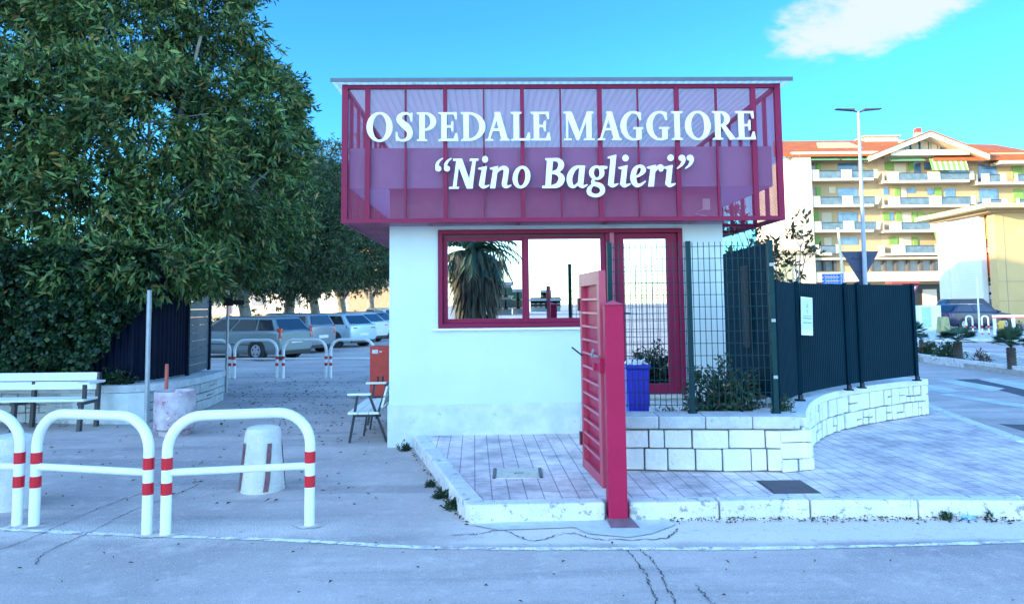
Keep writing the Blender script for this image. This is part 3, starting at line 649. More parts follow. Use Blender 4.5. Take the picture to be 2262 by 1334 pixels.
L4 = [('B', fp([[(158, 130), (242, 130), (204, 520), (128, 520)], [(133, 122), (300, 122), (300, 160), (138, 152)], [(88, 505), (240, 500), (240, 538), (84, 538)]], B4)+fv([(235, 141, 18), (305, 148, 27), (350, 195, 38), (342, 250, 38), (300, 300, 26), (225, 322, 16)], B4)+fv([(222, 326, 14), (305, 338, 26), (352, 390, 40), (343, 450, 42), (290, 502, 32), (195, 520, 17)], B4)),
 ('a', fv([(655, 250, 20), (590, 244, 18), (525, 275, 30), (475, 355, 38), (462, 430, 38), (482, 498, 32), (520, 520, 20), (565, 490, 14), (605, 440, 10)], B4)+fp([[(602, 245), (682, 226), (650, 500), (574, 500)]], B4)+fv([(608, 488, 36), (638, 518, 24), (668, 514, 16), (706, 494, 7)], B4)),
 ('g', band(840, B4-328, 106, 100, 40, 68)+fp([[(895, 232), (990, 240), (984, 272), (925, 282)]], B4)+fv([(800, 415, 14), (783, 450, 22), (808, 482, 28), (875, 503, 34), (915, 550, 34), (905, 605, 30), (855, 640, 24), (795, 643, 24), (738, 612, 30), (730, 560, 30), (765, 512, 20), (800, 485, 16)], B4)),
 ('l', fp([[(998, 108), (1116, 78), (1110, 128), (1050, 140), (996, 126)], [(1040, 100), (1116, 78), (1068, 500), (992, 500)]], B4)+fv([(1032, 480, 37), (1052, 508, 28), (1088, 504, 18), (1127, 486, 8)], B4)),
 ('i', i4(0)),
 ('e', fv([(1385, 388, 14), (1440, 358, 20), (1485, 305, 34), (1472, 256, 27), (1425, 240, 18), (1372, 282, 30), (1344, 370, 37), (1350, 450, 38), (1385, 503, 30), (1440, 500, 20), (1508, 452, 8)], B4)),
 ('r', fp([[(1540, 250), (1660, 222), (1652, 270), (1595, 288), (1538, 270)], [(1588, 265), (1660, 222), (1625, 525), (1548, 525)]], B4)+fv([(1636, 325, 10), (1675, 268, 20), (1722, 240, 22), (1750, 265, 26)], B4)+[disc(1730, B4-288, 32, 30)]),
 ('i', i4(626)), ('q', r4(0)), ('q', r4(114))]
for k, p in L4: letter(p, lambda a, b_: (px2s(1180+a/6.283), 3.142+b_*PXM/6.283), parent=can, y0=YL)

# ------------------------------------------------------------------ forecourt platform and stone walls
def stones(path, z0, z1, rows, wlo, whi, depth=.03, gap=.010, b=None, vert=.25):
    """individually cut stones over the face of a wall that follows path (outward = right of travel)"""
    b = b or MB(); P = [Vector((p[0], p[1])) for p in path]; seg = [(P[i+1]-P[i]).length for i in range(len(P)-1)]; Lt = sum(seg)
    def pt(u):
        u = max(0, min(u, Lt)); i = 0
        while i < len(seg)-1 and u > seg[i]: u -= seg[i]; i += 1
        d = (P[i+1]-P[i]).normalized(); return P[i]+d*u, Vector((d.y, -d.x))
    hs = [random.uniform(.8, 1.2) for _ in range(rows)]; t = sum(hs); z = z0
    for h in hs:
        h = h*(z1-z0)/t; u = 0
        while u < Lt-.02:
            wd = random.uniform(wlo, whi); u2 = min(u+wd, Lt)
            if Lt-u2 < wlo*.5: u2 = Lt
            cells = [(u, u2, z, z+h)]
            if random.random() < vert: zm = z+h*random.uniform(.35, .65); cells = [(u, u2, z, zm), (u, u2, zm, z+h)]
            for (a, c, za, zb) in cells:
                (p, n1_), (q, n2_) = pt(a+gap/2), pt(c-gap/2); e = depth*random.uniform(.5, 1.25); j = lambda: random.uniform(-.006, .006)
                o1 = n1_*e; o2 = n2_*e; i1 = n1_*-.03; i2 = n2_*-.03; za += gap/2; zb -= gap/2
                za1, za2, zb1, zb2 = za+j(), za+j(), zb+j(), zb+j()
                b.hexa([(p.x+o1.x, p.y+o1.y, za1), (q.x+o2.x, q.y+o2.y, za2), (q.x+i2.x, q.y+i2.y, za), (p.x+i1.x, p.y+i1.y, za),
                        (p.x+o1.x, p.y+o1.y, zb1), (q.x+o2.x, q.y+o2.y, zb2), (q.x+i2.x, q.y+i2.y, zb), (p.x+i1.x, p.y+i1.y, zb)])
            u = u2
        z += h
    return b
def offset(path, d):
    P = [Vector((p[0], p[1])) for p in path]; out = []
    for i, p in enumerate(P):
        t = (P[min(i+1, len(P)-1)]-P[max(i-1, 0)]).normalized(); out.append(p+Vector((-t.y, t.x))*d)
    return out
def strip(path, d0, d1, z0, z1, b=None, joint=0):
    b = b or MB(); A = offset(path, d0); C = offset(path, d1)
    for i in range(len(A)-1):
        p0, p1, q1, q0 = A[i], A[i+1], C[i+1], C[i]
        if joint and i % joint == 0: p0 = p0.lerp(p1, .03*1); q0 = q0.lerp(q1, .03)
        b.hexa([(p.x, p.y, z0) for p in (p0, p1, q1, q0)]+[(p.x, p.y, z1) for p in (p0, p1, q1, q0)])
    return b
LW = thing('stone_wall', 'low wall of squared white limestone blocks under the mesh fence beside the crimson gate', 'wall', (1.86, 7.25, .14))
MB().prism([(.96, 7.32), (2.71, 7.17), (3.13, 8.23), (3.2, 9.3), (.96, 9.22)], .13, .544).build('platform', 'concrete', LW, world=True)
MB().hexa([(.965, 7.311, .13), (2.705, 7.161, .13), (2.72, 7.20, .13), (.965, 7.35, .13), (.965, 7.311, .543), (2.705, 7.161, .543), (2.72, 7.20, .543), (.965, 7.35, .543)]).build('mortar_bed', 'mortar', LW, world=True)
stones([(1.01, 7.30), (2.55, 7.17)], .146, .534, 2, .14, .36, .035, .014, vert=.0).build('stonework', 'limestone', LW, world=True, bevel=.008)
b = MB(); stones([(2.525, 7.15), (2.75, 7.13), (2.84, 7.27)], .146, .534, 3, .2, .3, .045, .008, b=b, vert=0); b.build('corner_stones', 'limestone', LW, world=True, bevel=.008)
cp = MB(); q = [(.95, 7.235), (2.71, 7.10)]
for i in range(4):
    a = Vector((q[0][0], q[0][1])).lerp(Vector(q[1]), i/4+.002); c = Vector(q[0]).lerp(Vector(q[1]), (i+1)/4-.002)
    cp.hexa([(a.x, a.y, .547), (c.x, c.y, .547), (c.x+.01, c.y+.37, .547), (a.x+.01, a.y+.37, .547), (a.x, a.y, .663), (c.x, c.y, .663), (c.x+.01, c.y+.37, .663), (a.x+.01, a.y+.37, .663)])
cp.build('coping', 'coping', LW, world=True, bevel=.012)
MB().hexa([(.88, 7.33, .13), (.957, 7.33, .13), (.957, 9.3, .13), (.82, 9.3, .13), (.88, 7.33, .48), (.957, 7.33, .48), (.957, 9.3, .54), (.82, 9.3, .54)]).build('return_wall', 'coping', LW, world=True)
cw = [(2.75, 7.19), (2.96, 7.71), (3.25, 8.30), (3.64, 8.90), (4.14, 9.44), (4.71, 9.88), (5.28, 10.27), (5.82, 10.58)]
cwd = [(p[0], p[1]) for p in catmull([(x, y, 0) for x, y in cw], 4)]
CWt = thing('stone_wall', 'curved low wall faced with upright white rubble stones below the solid green fence', 'wall', (4.35, 9.6, .14))
strip(cwd, .0, .40, .13, .56, MB()).build('wall_core', 'mortar', CWt, world=True)
stones(cwd, .146, .56, 2, .07, .22, .035, .015, vert=.3).build('stonework', 'limestone', CWt, world=True, bevel=.006)
strip(cwd, -.045, .46, .562, .643, MB()).build('coping', pm('coping_pale', (.78, .78, .77), (.66, .68, .69), 5, .8, bump=.4, bscale=30), CWt, world=True)
stones([(5.84, 10.56), (5.64, 10.97)], .146, .56, 3, .15, .3, .02, .01, vert=0).build('end_stones', 'limestone', CWt, world=True, bevel=.008)
MB().prism([(3.2, 8.6), (4.0, 9.6), (5.5, 10.75), (5.4, 11.9), (3.2, 11.9), (3.2, 9.3)], .13, .56).build('planting_bed', pm('soil', (.16, .13, .10), (.09, .08, .06), 7, .95, bump=1), kind='structure')

# mesh fence
MFt = thing('mesh_fence', 'see-through green welded mesh fence standing on the limestone block wall', 'fence', (1.86, 7.40, .663))
mfp = [(.98, 7.45), (1.76, 7.39), (2.56, 7.33)]; fz0, fz1 = .725, 2.35
for x, y in mfp: MB().box(x-.024, x+.024, y-.024, y+.024, .663, 2.36).box(x-.04, x+.04, y-.03, y+.03, .664, .68).build('post', 'green_post', MFt, world=True)
for (ax, ay), (bx, by_) in zip(mfp[:-1], mfp[1:]):
    b = MB(); a = Vector((ax, ay, 0)); c = Vector((bx, by_, 0)); L = (c-a).length; d = (c-a)/L; n_ = 14
    for k in range(n_):
        p = a+d*(.04+(L-.08)*k/(n_-1)); b.box(p.x-.0032, p.x+.0032, p.y-.014, p.y-.008, fz0, fz1)
    z = fz0+.02
    while z < fz1:
        b.bar(a+d*.02+Vector((0, -.005, z)), c-d*.02+Vector((0, -.005, z)), .006, .006); z += .12
    b.build('mesh_panel', 'green_post', MFt, world=True)
for z in (1.0, 1.55, 2.1): MB().box(2.54, 2.58, 7.295, 7.302, z, z+.03).build('bolt', 'galv', MFt, world=True)

def corr_fence(T_, path, z0, z1, mat, pitch=.05, amp=.005, name='panel'):
    """ribbed sheet panel following path"""
    P = [Vector((p[0], p[1])) for p in path]; b = MB(); pts = []; g_ = 0
    for i in range(len(P)-1):
        L = (P[i+1]-P[i]).length; k = max(2, int(L/(pitch/4))); d = (P[i+1]-P[i])/L; n_ = Vector((d.y, -d.x))
        for j in range(k): pts.append(P[i]+d*(L*j/k)+n_*amp*(1, 1, -.6, -.6)[g_ % 4]); g_ += 1
    pts.append(P[-1])
    for p in pts: b.v += [(p.x, p.y, z0), (p.x, p.y, z1)]
    for i in range(len(pts)-1): b.f.append((2*i, 2*i+2, 2*i+3, 2*i+1))
    o = b.build(name, mat, T_, world=True); m = o.modifiers.new('s', 'SOLIDIFY'); m.thickness = .006; return o
GP = thing('fence_panel', 'tall solid dark green fence panel running back from the mesh fence corner to the gatehouse', 'fence', (2.6, 8.3, .54))
corr_fence(GP, [(2.60, 7.38), (2.66, 9.30)], .78, 2.35, 'green_fence', amp=.002)
MB().box(2.575, 2.597, 8.1, 8.35, 1.25, 2.15).build('cover_strip', pm('darkgreen', (.002, .012, .018)), GP, world=True)
RF = thing('solid_fence', 'solid dark green ribbed fence curving along the rubble wall on the right', 'fence', (4.15, 9.4, .643))
rf = [(2.67, 7.60), (3.20, 8.39), (3.75, 8.94), (4.16, 9.31), (4.42, 9.52), (4.97, 9.91), (5.55, 10.31)]
for a, c in [(0, 1), (1, 3), (3, 4), (4, 6)]: corr_fence(RF, rf[a:c+1], .715, 1.957, 'green_fence')
for i in (0, 1, 3, 4, 6):
    x, y = rf[i]; b = MB().box(x-.018, x+.018, y-.045, y-.005, .643, 1.975).box(x-.045, x+.045, y-.06, y+.03, .644, .66); b.build('post', 'green_fence', RF, world=True)
    MB().box(x-.018, x+.018, y-.065, y-.047, .66, .71).build('bracket', 'dark_metal', RF, world=True)
# paper notice on the fence
NT = thing('notice', 'white paper notice in a plastic sleeve fixed to the green fence', 'notice', (3.33, 8.45, 1.385))
NT.rotation_euler = (0, R(3), math.atan2(.50, .53))
MB().box(-.14, .14, -.012, -.006, -.02, .41).build('sleeve', 'white_letter', NT)
MB().box(-.125, .12, -.015, -.0125, .04, .395).build('sheet', pm('paper', (.52, .66, .72), (.60, .76, .78), 2, .4), NT)
b = MB().box(-.11, .11, -.0175, -.0155, .193, .20)
for z_ in (.165, .115):
    for k in range(8): b.box(-.10+k*.026, -.08+k*.026, -.0175, -.0155, z_, z_+.012)
b.add([(-.03, -.0165, .29), (.03, -.0165, .29), (0, -.0165, .345), (-.015, -.0164, .30), (.015, -.0164, .30), (0, -.0164, .328)], [(0, 1, 4, 3), (1, 2, 5, 4), (2, 0, 3, 5)])
b.add([(-.025, -.0165, .265), (.025, -.0165, .265), (0, -.0165, .22), (-.012, -.0164, .258), (.012, -.0164, .258), (0, -.0164, .237)], [(0, 3, 4, 1), (1, 4, 5, 2), (2, 5, 3, 0)])
b.build('printed_mark', pm('ink', (.22, .38, .48), None), NT)

# crimson gate
GT = thing('gate', 'open crimson steel gate leaf hung on a tall square crimson post at the kerb', 'gate', (.84, 6.13, 0))
gp = MB(); gx, gy_ = .832, 6.17
gp.box(gx-.077, gx+.077, gy_-.077, gy_+.077, .02, 1.735)
gp.build('post', 'gate_red', GT, world=True, bevel=.008)
MB().add([(gx-.085, gy_-.085, 1.737), (gx+.085, gy_-.085, 1.737), (gx+.085, gy_+.085, 1.737), (gx-.085, gy_+.085, 1.737), (gx, gy_, 1.775)], [(3, 2, 1, 0), (0, 1, 4), (1, 2, 4), (2, 3, 4), (3, 0, 4)]).build('post_cap', pm('cap', (.50, .07, .12)), GT, world=True)
MB().hexa([(gx-.085, gy_-.26, .0), (gx+.14, gy_-.26, .0), (gx+.10, gy_-.05, .0), (gx-.09, gy_-.05, .0), (gx-.085, gy_-.26, .012), (gx+.14, gy_-.26, .012), (gx+.10, gy_-.05, .03), (gx-.09, gy_-.05, .03)]).build('base_plate', pm('baseplate', (.24, .14, .17), (.16, .09, .12), 9, .7, bump=.3), GT, world=True)
a = Vector((.765, 6.30, 0)); c = Vector((.675, 7.14, 0)); d = (c-a).normalized(); nL = Vector((-d.y, d.x, 0)); zb, zt = .215, 2.03
def gbox(b, u0, u1, v0, v1, z0, z1):
    P = [a+d*u0+nL*v0, a+d*u1+nL*v0, a+d*u1+nL*v1, a+d*u0+nL*v1]
    b.hexa([(p.x, p.y, z0) for p in P]+[(p.x, p.y, z1) for p in P])
L = (c-a).length; b = MB()
gbox(b, 0, .10, -.03, .03, zb, zt); gbox(b, L-.07, L, -.03, .03, zb, zt); gbox(b, .10, L-.07, -.029, .029, zb, zb+.09); gbox(b, .10, L-.07, -.029, .029, zt-.12, zt)
leaf = b.build('leaf_frame', pm('gate_frame_red', (.46, .06, .11), (.40, .05, .09), 2, .42), GT, world=True, bevel=.004)
b = MB(); gbox(b, .10, L-.07, -.02, -.014, zb+.09, zt-.12); b.build('back_sheet', 'gate_red', GT, world=True)
b = MB()
for k in range(12): z = zb+.09+(zt-zb-.21)*(k+1)/13; gbox(b, .10, L-.07, .005, .026, z-.009, z+.009)
b.build('bars', pm('gatebars', (.60, .16, .22), None, 3, .4), GT, world=True)
b = MB(); gbox(b, -.07, .12, -.045, .05, 1.17, 1.29); gbox(b, .06, .10, .04, .075, 1.18, 1.24); b.build('lock_box', 'gate_red', GT, world=True)
b = MB().tube([a+d*.06+nL*.04+Vector((0, 0, 1.30)), a+d*.06+nL*.09+Vector((0, 0, 1.30)), a+d*.0+nL*.09+Vector((0, 0, 1.36))], .011, 6); b.build('handle', 'galv', GT, world=True)
for z0_, z1_ in ((1.68, 1.80), (.42, .54)): b = MB(); gbox(b, L-.02, L+.03, .02, .05, z0_, z1_); b.build('hinge', 'dark_maroon', GT, world=True)
b = MB().tube([a+d*(L*.9)+nL*.03+Vector((0, 0, 1.26)), a+d*(L*.9)+nL*.13+Vector((0, 0, 1.34))], .008, 5); b.build('latch_rod', 'dark_metal', GT, world=True)

# blue bin and plants inside the fence
def bin_(name, label, x, y, z, s, mat, h=.52, w_=.24):
    t = thing(name, label, 'bin', (x, y, z)); b = MB()
    b.hexa([(-w_*.42, -w_*.42, 0), (w_*.42, -w_*.42, 0), (w_*.42, w_*.42, 0), (-w_*.42, w_*.42, 0), (-w_/2, -w_/2, h), (w_/2, -w_/2, h), (w_/2, w_/2, h), (-w_/2, w_/2, h)])
    b.build('body', mat, t, bevel=.012)
    b = MB().box(-w_*.54, w_*.54, -w_*.54, w_*.54, h+.002, h+.05); b.build('rim', mat, t, bevel=.01)
    b = MB()
    for k in range(4): b.box(-w_*.33+k*w_*.2, -w_*.33+k*w_*.2+.012, -w_*.5, -w_*.47, .06, h*.9)
    b.build('ribs', mat, t); return t
bb_ = bin_('bin', 'bright blue plastic bin on the platform behind the mesh fence, stuffed with crumpled bags', 1.285, 7.80, .546, 1, 'bin_blue')
b = MB()
for k in range(9):
    x, y = random.uniform(-.09, .09), random.uniform(-.09, .05); b.tube([(x, y, .53), (x+random.uniform(-.05, .05), y, .6), (x+random.uniform(-.09, .09), y+.02, .57)], [.02, .03, .008], 5)
b.build('crumpled_bag', 'white_paint', bb_)
bin_('bin', 'navy blue bin standing inside just behind the glazed door', 1.67, 9.78, .59, 1, 'bin_navy', .62, .27)
bin_('bin', 'olive yellow bin standing inside behind the glazed door', 1.96, 9.80, .59, 1, 'bin_olive', .66, .27)
def bush(name, label, cat, c, rx, ry, rz, n, L, mat='bush_leaf', stem='dark_bark', group=None, wr=.38):
    t = thing(name, label, cat, c, 0, group); d = unit(rng.normal(0, 1, (n, 3))); d[:, 2] = np.abs(d[:, 2])
    P = d*rng.uniform(.35, 1.0, (n, 1))*(1+.25*np.sin(d[:, :1]*8+c[0]*9)*np.cos(d[:, 1:2]*7))*np.array([rx, ry, rz])
    v, f = leafcloud(P, d, L, wr, .9, 6, .1); npmesh('foliage', v, f, mat, t)
    b = MB()
    for k in range(7): i = random.randrange(n); q = P[i]*.9; b.tube([(q[0]*.1, q[1]*.1, 0), (q[0]*.5, q[1]*.5, q[2]*.6), tuple(q)], [.008, .006, .003], 4)
    b.build('stems', stem, t); return t
bush('shrub', 'leafy green shrub dotted with orange blooms behind the mesh fence', 'shrub', (2.22, 7.88, .54), .44, .26, .56, 620, .06)
bush('shrub', 'low trailing greenery along the foot of the mesh fence', 'shrub', (1.81, 7.64, .55), .44, .05, .16, 150, .04)
bush('weed', 'weedy tuft growing at the corner post of the mesh fence', 'weed', (2.70, 7.52, .64), .14, .12, .18, 60, .04)
def weed(px, py, s, label, z=0):
    p = G(px, py, z); t = bush('weed', label, 'weed', tuple(p), s, s*.8, s*1.2, 45, s*.55, 'ivy_leaf'); return t
weed(893, 995, .07, 'dark green weed at the gatehouse corner beside the kerb end')
for i, (px, py, s) in enumerate(((950, 1075, .05), (975, 1100, .07), (1000, 1125, .075))):
    tag(weed(px, py, s, ''), ['smallest and farthest of three weeds along the sloping side kerb', 'middle of three weeds along the sloping side kerb', 'biggest weed nearest the kerb corner along the side kerb'][i], 'weed', 'weeds along the side kerb')
weed(2090, 1147, .05, 'small round weed in the gutter left of the blue litter')
weed(2180, 1145, .05, 'small round weed in the gutter right of the blue litter')
weed(470, 890, .10, 'green weed tuft growing against the end of the left stone wall')
lt = G(2140, 1148); LT = MB()
for k in range(7): LT.add([(lt.x+random.uniform(-.09, .09), lt.y+random.uniform(-.03, .03), random.uniform(.002, .05)) for _ in range(4)], [(0, 1, 2, 3)])
tag(LT.build('plastic_litter', pm('bluelitter', (.15, .42, .80), (.5, .7, .85), 20, .3)), 'crumpled light blue plastic scrap lying in the gutter', 'litter')
#PART3
# ------------------------------------------------------------------ hoop barriers
def hoop_thing(label, Wd, group, red=((.305, .395), (.496, .586)), Hh=.90, rad=.26, r=.041, bar=.47, det=1):
    t = thing('hoop_barrier', label, 'barrier', (0, 0, 0), 0, group); pts = [(-Wd/2, 0, 0), (-Wd/2, 0, Hh-rad)]
    for k in range(1, 9): a = R(180-90*k/8); pts.append((-Wd/2+rad+rad*math.cos(a), 0, Hh-rad+rad*math.sin(a)))
    for k in range(0, 9): a = R(90-90*k/8); pts.append((Wd/2-rad+rad*math.cos(a), 0, Hh-rad+rad*math.sin(a)))
    pts.append((Wd/2, 0, 0)); MB().tube(pts, r, 14).build('frame', 'white_paint', t, smooth=True)
    MB().tube([(-Wd/2, 0, bar), (Wd/2, 0, bar)], r*.72, 12).build('crossbar', 'white_paint', t, smooth=True)
    for x in (-Wd/2, Wd/2):
        for z0, z1 in red: MB().tube([(x, 0, z0), (x, 0, z1)], r+.002, 14).build('red_band', 'red_band', t, smooth=True)
    return t
g1_ = 'red and white hoop barriers by the road'
def place2(t, a, c, first, label, group=None):
    a = Vector((a[0], a[1], 0)); c = Vector((c[0], c[1], 0)); m = (a+c)/2; rz = math.atan2(c.y-a.y, c.x-a.x)
    if first: t.location = m; t.rotation_euler = (0, 0, rz); t['label'] = label; return t
    return dup(t, m, rz, label, group)
hp = hoop_thing('', 1.08, g1_)
place2(hp, (-2.71, 5.89), (-1.65, 6.09), True, 'red banded white hoop barrier in front of the single stone bollard')
place2(hp, (-3.92, 6.17), (-2.85, 5.90), False, 'middle red banded white hoop barrier of the near row, before the worn round planter')
place2(hp, (-5.13, 6.22), (-4.06, 6.18), False, 'near red banded white hoop barrier cut off by the left edge of the photo')
g2_ = 'red and white hoop barriers across the drive'
hp2 = hoop_thing('', 1.08, g2_, red=((.46, .53), (.30, .37)), Hh=.93, r=.036)
place2(hp2, (-6.92, 18.5), (-5.82, 18.42), True, 'far hoop barrier across the drive, in front of the grey estate car', g2_)
place2(hp2, (-5.66, 18.40), (-4.60, 18.32), False, 'far hoop barrier across the drive, in front of the small dark grey car', g2_)
place2(hp2, (-4.47, 18.30), (-3.40, 18.2), False, 'far hoop barrier across the drive nearest the red cabinet', g2_)
place2(hp2, (-8.10, 18.6), (-7.05, 18.52), False, 'far hoop barrier half hidden behind the slim grey post at the wall end', g2_)
hn = hoop_thing('', .30, 'narrow hoops on the far pavement', red=((.12, .2), (.42, .55)), Hh=.98, rad=.14, r=.035, bar=.26)
p = G(2143, 745); hn.location = p; hn['label'] = 'narrow red and white hoop on the far pavement, nearer the dark hatchback wheel'
p = G(2178, 745); dup(hn, p, 0, 'narrow red and white hoop on the far pavement, right of the thin white pole')

# ------------------------------------------------------------------ stone bollards, planter
def bollard(x, y, s, rz, label):
    t = thing('stone_bollard', label, 'bollard', (x, y, 0), rz, 'tapered stone bollards'); b = MB()
    prof = [(.205, 0), (.203, .06), (.192, .22), (.178, .40), (.168, .53), (.162, .565), (.148, .588), (.10, .602), (.01, .606)]
    b.lathe([(a*s, z*s) for a, z in prof], 28)
    b.v = [(v[0]*(1+.03*math.sin(v[2]*23+math.atan2(v[1], v[0])*3)), v[1]*(1+.03*math.cos(v[2]*17+math.atan2(v[1], v[0])*2)), v[2]) for v in b.v]
    b.build('body', 'bollard', t, smooth=True)
    for a in (-148, -62, 30, 120):
        v = []; f = []
        for k in range(9):
            z = .02+k*.055; rr_ = np.interp(z, [p[1] for p in prof], [p[0] for p in prof])*1.035+.004
            for da_ in (-6-random.random()*2, 5+random.random()*3): aa = R(a+da_+k*1.4); v.append((rr_*math.cos(aa)*s, rr_*math.sin(aa)*s, z*s))
        for k in range(8): f.append((2*k, 2*k+1, 2*k+3, 2*k+2))
        MB().add(v, f).build('painted_stripe', 'stripe', t)
    return t
bollard(-2.43, 7.28, 1.0, R(0), 'tapered white stone bollard with brown stripes standing alone behind the right near hoop')
bollard(-4.50, 6.75, 1.05, R(18), 'tapered white stone bollard with brown stripes at the left edge of the photo')
t = thing('planter', 'worn round concrete planter with faded pinkish paint by the stone wall', 'planter', (-4.72, 10.45, 0))
MB().lathe([(.20, 0), (.205, .07), (.235, .075), (.265, .10), (.272, .35), (.27, .585), (.262, .60), (.235, .60), (.225, .56), (.22, .50), (.01, .50)], 30).build('body', 'planter', t, smooth=True)
t = thing('marker_stub', 'short red marker stub standing behind the round planter', 'post', (-5.08, 10.95, 0))
MB().tube([(0, 0, 0), (0, 0, .93)], .026, 10).build('shaft', pm('stubred', (.55, .12, .09), (.45, .10, .08), 9, .6), t); MB().lathe([(.05, 0), (.05, .02), (.03, .03)], 12).build('foot', 'dark_metal', t)
t = thing('sign_post', 'plain grey steel post rising behind the round planter into the foliage', 'post', (-5.48, 11.2, 0))
MB().tube([(0, 0, 0), (-.01, 0, 2.02)], .034, 12).build('shaft', 'galv', t, smooth=True)
t = thing('sign_post', 'slim grey post with a dark sign box at the end of the left wall', 'post', (-5.95, 15.5, 0))
MB().tube([(0, 0, 0), (0, 0, 2.1)], .03, 10).build('shaft', 'galv', t, smooth=True); MB().box(-.11, .11, -.03, .03, 1.78, 1.98).build('sign_box', 'black_trim', t); MB().box(.11, .35, -.02, .02, 1.80, 1.90).build('sign_arm', 'black_trim', t)

# ------------------------------------------------------------------ left stone wall, fence, ivy
cl = [(-12, 11.72), (-8.5, 11.62), (-6.4, 11.5), (-5.9, 11.55), (-5.55, 11.85), (-5.40, 12.4), (-5.38, 13.2), (-5.48, 14.1)]
cld = [(p.x, p.y) for p in catmull([(x, y, 0) for x, y in cl], 4)]
LWt = thing('stone_wall', 'low rubble stone wall behind the bench, curving round below the ivy covered fence', 'wall', (-6.5, 12, 0))
strip(cld, .0, .40, -.02, .46, MB()).build('wall_core', 'mortar', LWt, world=True)
stones(cld, .0, .46, 3, .16, .42, .03, .014, vert=.15).build('stonework', pm('rubble', (.56, .58, .56), (.42, .45, .45), 4, .85, bump=.8, bscale=22, spots=[((.25, .27, .28), 12, .64)]), LWt, world=True, bevel=.008)
strip(cld, -.05, .46, .462, .57, MB()).build('coping', 'coping', LWt, world=True)
MB().prism([(-7.2, 11.54), (-5.85, 11.38), (-5.6, 11.5), (-5.7, 11.75), (-7.2, 11.8)], 0, .455).build('rendered_block', 'plinth', LWt, world=True)
LF = thing('solid_fence', 'dark ribbed fence on the left stone wall, half covered in ivy', 'fence', (-7, 12, .57))
lf = [(-12, 11.95), (-8.5, 11.88), (-6.4, 11.78), (-6.02, 11.82), (-5.80, 12.06), (-5.72, 12.5), (-5.70, 13.0)]
corr_fence(LF, lf, .60, 2.5, 'left_fence_shaded', .10, .014)
lf2 = [(-5.70, 13.0), (-5.72, 13.5), (-5.80, 14.2)]
b = MB(); bb2 = MB(); zz = .60
for k in range(11): strip(lf2, 0, .012, .60+k*.14, .60+k*.14+.132, b)
b.build('board_panel', pm('leftboards', (.016, .06, .085), (.012, .045, .07), 4, .45), LF, world=True)
for x, y in ((-5.8, 14.22), (-5.68, 13.0), (-6.02, 11.8)): MB().box(x-.025, x+.025, y-.03, y+.03, .57, 2.5).build('post', 'left_fence_shaded', LF, world=True)
n = 5200; u = rng.random(n); xs_ = -10.8+u*5.1
edge = np.interp(xs_, [-12, -6.75, -6.35, -5.95, -5.7], [.62, .62, 1.1, 1.7, 2.2])
z_ = edge+(2.75-edge)*rng.random(n)**.9; y_ = 11.72-.25*rng.random(n)*(1+.5*np.sin(xs_*5)*np.cos(z_*4))
y_ = np.where(xs_ > -6.2, y_+(xs_+6.2)*.5, y_)
P = np.stack([xs_, y_, z_], 1); N = np.tile(np.array([[.1, -1, -.2]]), (n, 1))
v, f = leafcloud(P, N, .085, .8, .7, 5, .5)
iv = thing('ivy', 'thick dark ivy spilling over the fence behind the bench', 'ivy', (-8, 11.8, .57)); v = v-np.array([-8, 11.8, .57]); npmesh('foliage', v, f, 'ivy_leaf', iv)
b = MB()
for k in range(26):
    x = random.uniform(-10, -6.4); b.tube([(x, 11.84, .6), (x+random.uniform(-.3, .3), 11.8, 1.4), (x+random.uniform(-.4, .4), 11.78, 2.3)], .012, 5)
b.build('stems', 'dark_bark', iv, world=True)
bush('ivy_tuft', 'small ivy tuft on the wall top at the foot of the ribbed fence', 'ivy', (-6.2, 11.66, .57), .35, .10, .22, 120, .06, 'ivy_leaf')

# ------------------------------------------------------------------ benches
t = thing('bench', 'white slatted park bench with dark legs in front of the ivy', 'bench', (-7.1, 11.0, 0)); x0, x1 = -2.3, .85
for z in (.55, .68): MB().hexa([(x0, .20, z), (x1, .20, z), (x1, .225, z), (x0, .225, z), (x0, .225, z+.118), (x1, .225, z+.118), (x1, .25, z+.118), (x0, .25, z+.118)]).build('backrest_board', 'white_board', t, bevel=.004)
for k in range(3): MB().box(x0-.02, x1+.08, -.25+k*.13, -.14+k*.13, .42, .455).build('seat_board', 'white_board', t, bevel=.005)
for x in (x0+.15, -1.05+.95, .86):
    b = MB(); b.bar((x, .22, 0), (x, .26, .80), .07, .05, (1, 0, 0)).bar((x, -.22, 0), (x, -.18, .42), .07, .05, (1, 0, 0)).box(x-.03, x+.03, -.24, .22, .365, .415)
    b.build('leg_frame', 'dark_metal', t)
MB().box(.80, .99, -.22, .2, .66, .69).build('armrest', 'white_board', t); MB().bar((.90, -.18, .42), (.90, -.18, .66), .05, .04).build('armrest_support', 'dark_metal', t)
t = thing('bench', 'pale slatted bench with dark splayed legs against the gatehouse side wall', 'bench', (-1.93, 10.35, 0), R(1.5)); ya, yb = -.72, .75
for k in range(3): MB().box(-.22+k*.135, -.095+k*.135, ya, yb, .36, .39).build('seat_board', 'white_board', t, bevel=.004)
for k in range(2): MB().hexa([(.20+k*.035, ya, .45+k*.14), (.225+k*.035, ya, .45+k*.14), (.225+k*.035, yb, .45+k*.14), (.20+k*.035, yb, .45+k*.14), (.235+k*.035, ya, .575+k*.14), (.26+k*.035, ya, .575+k*.14), (.26+k*.035, yb, .575+k*.14), (.235+k*.035, yb, .575+k*.14)]).build('backrest_board', 'white_board', t)
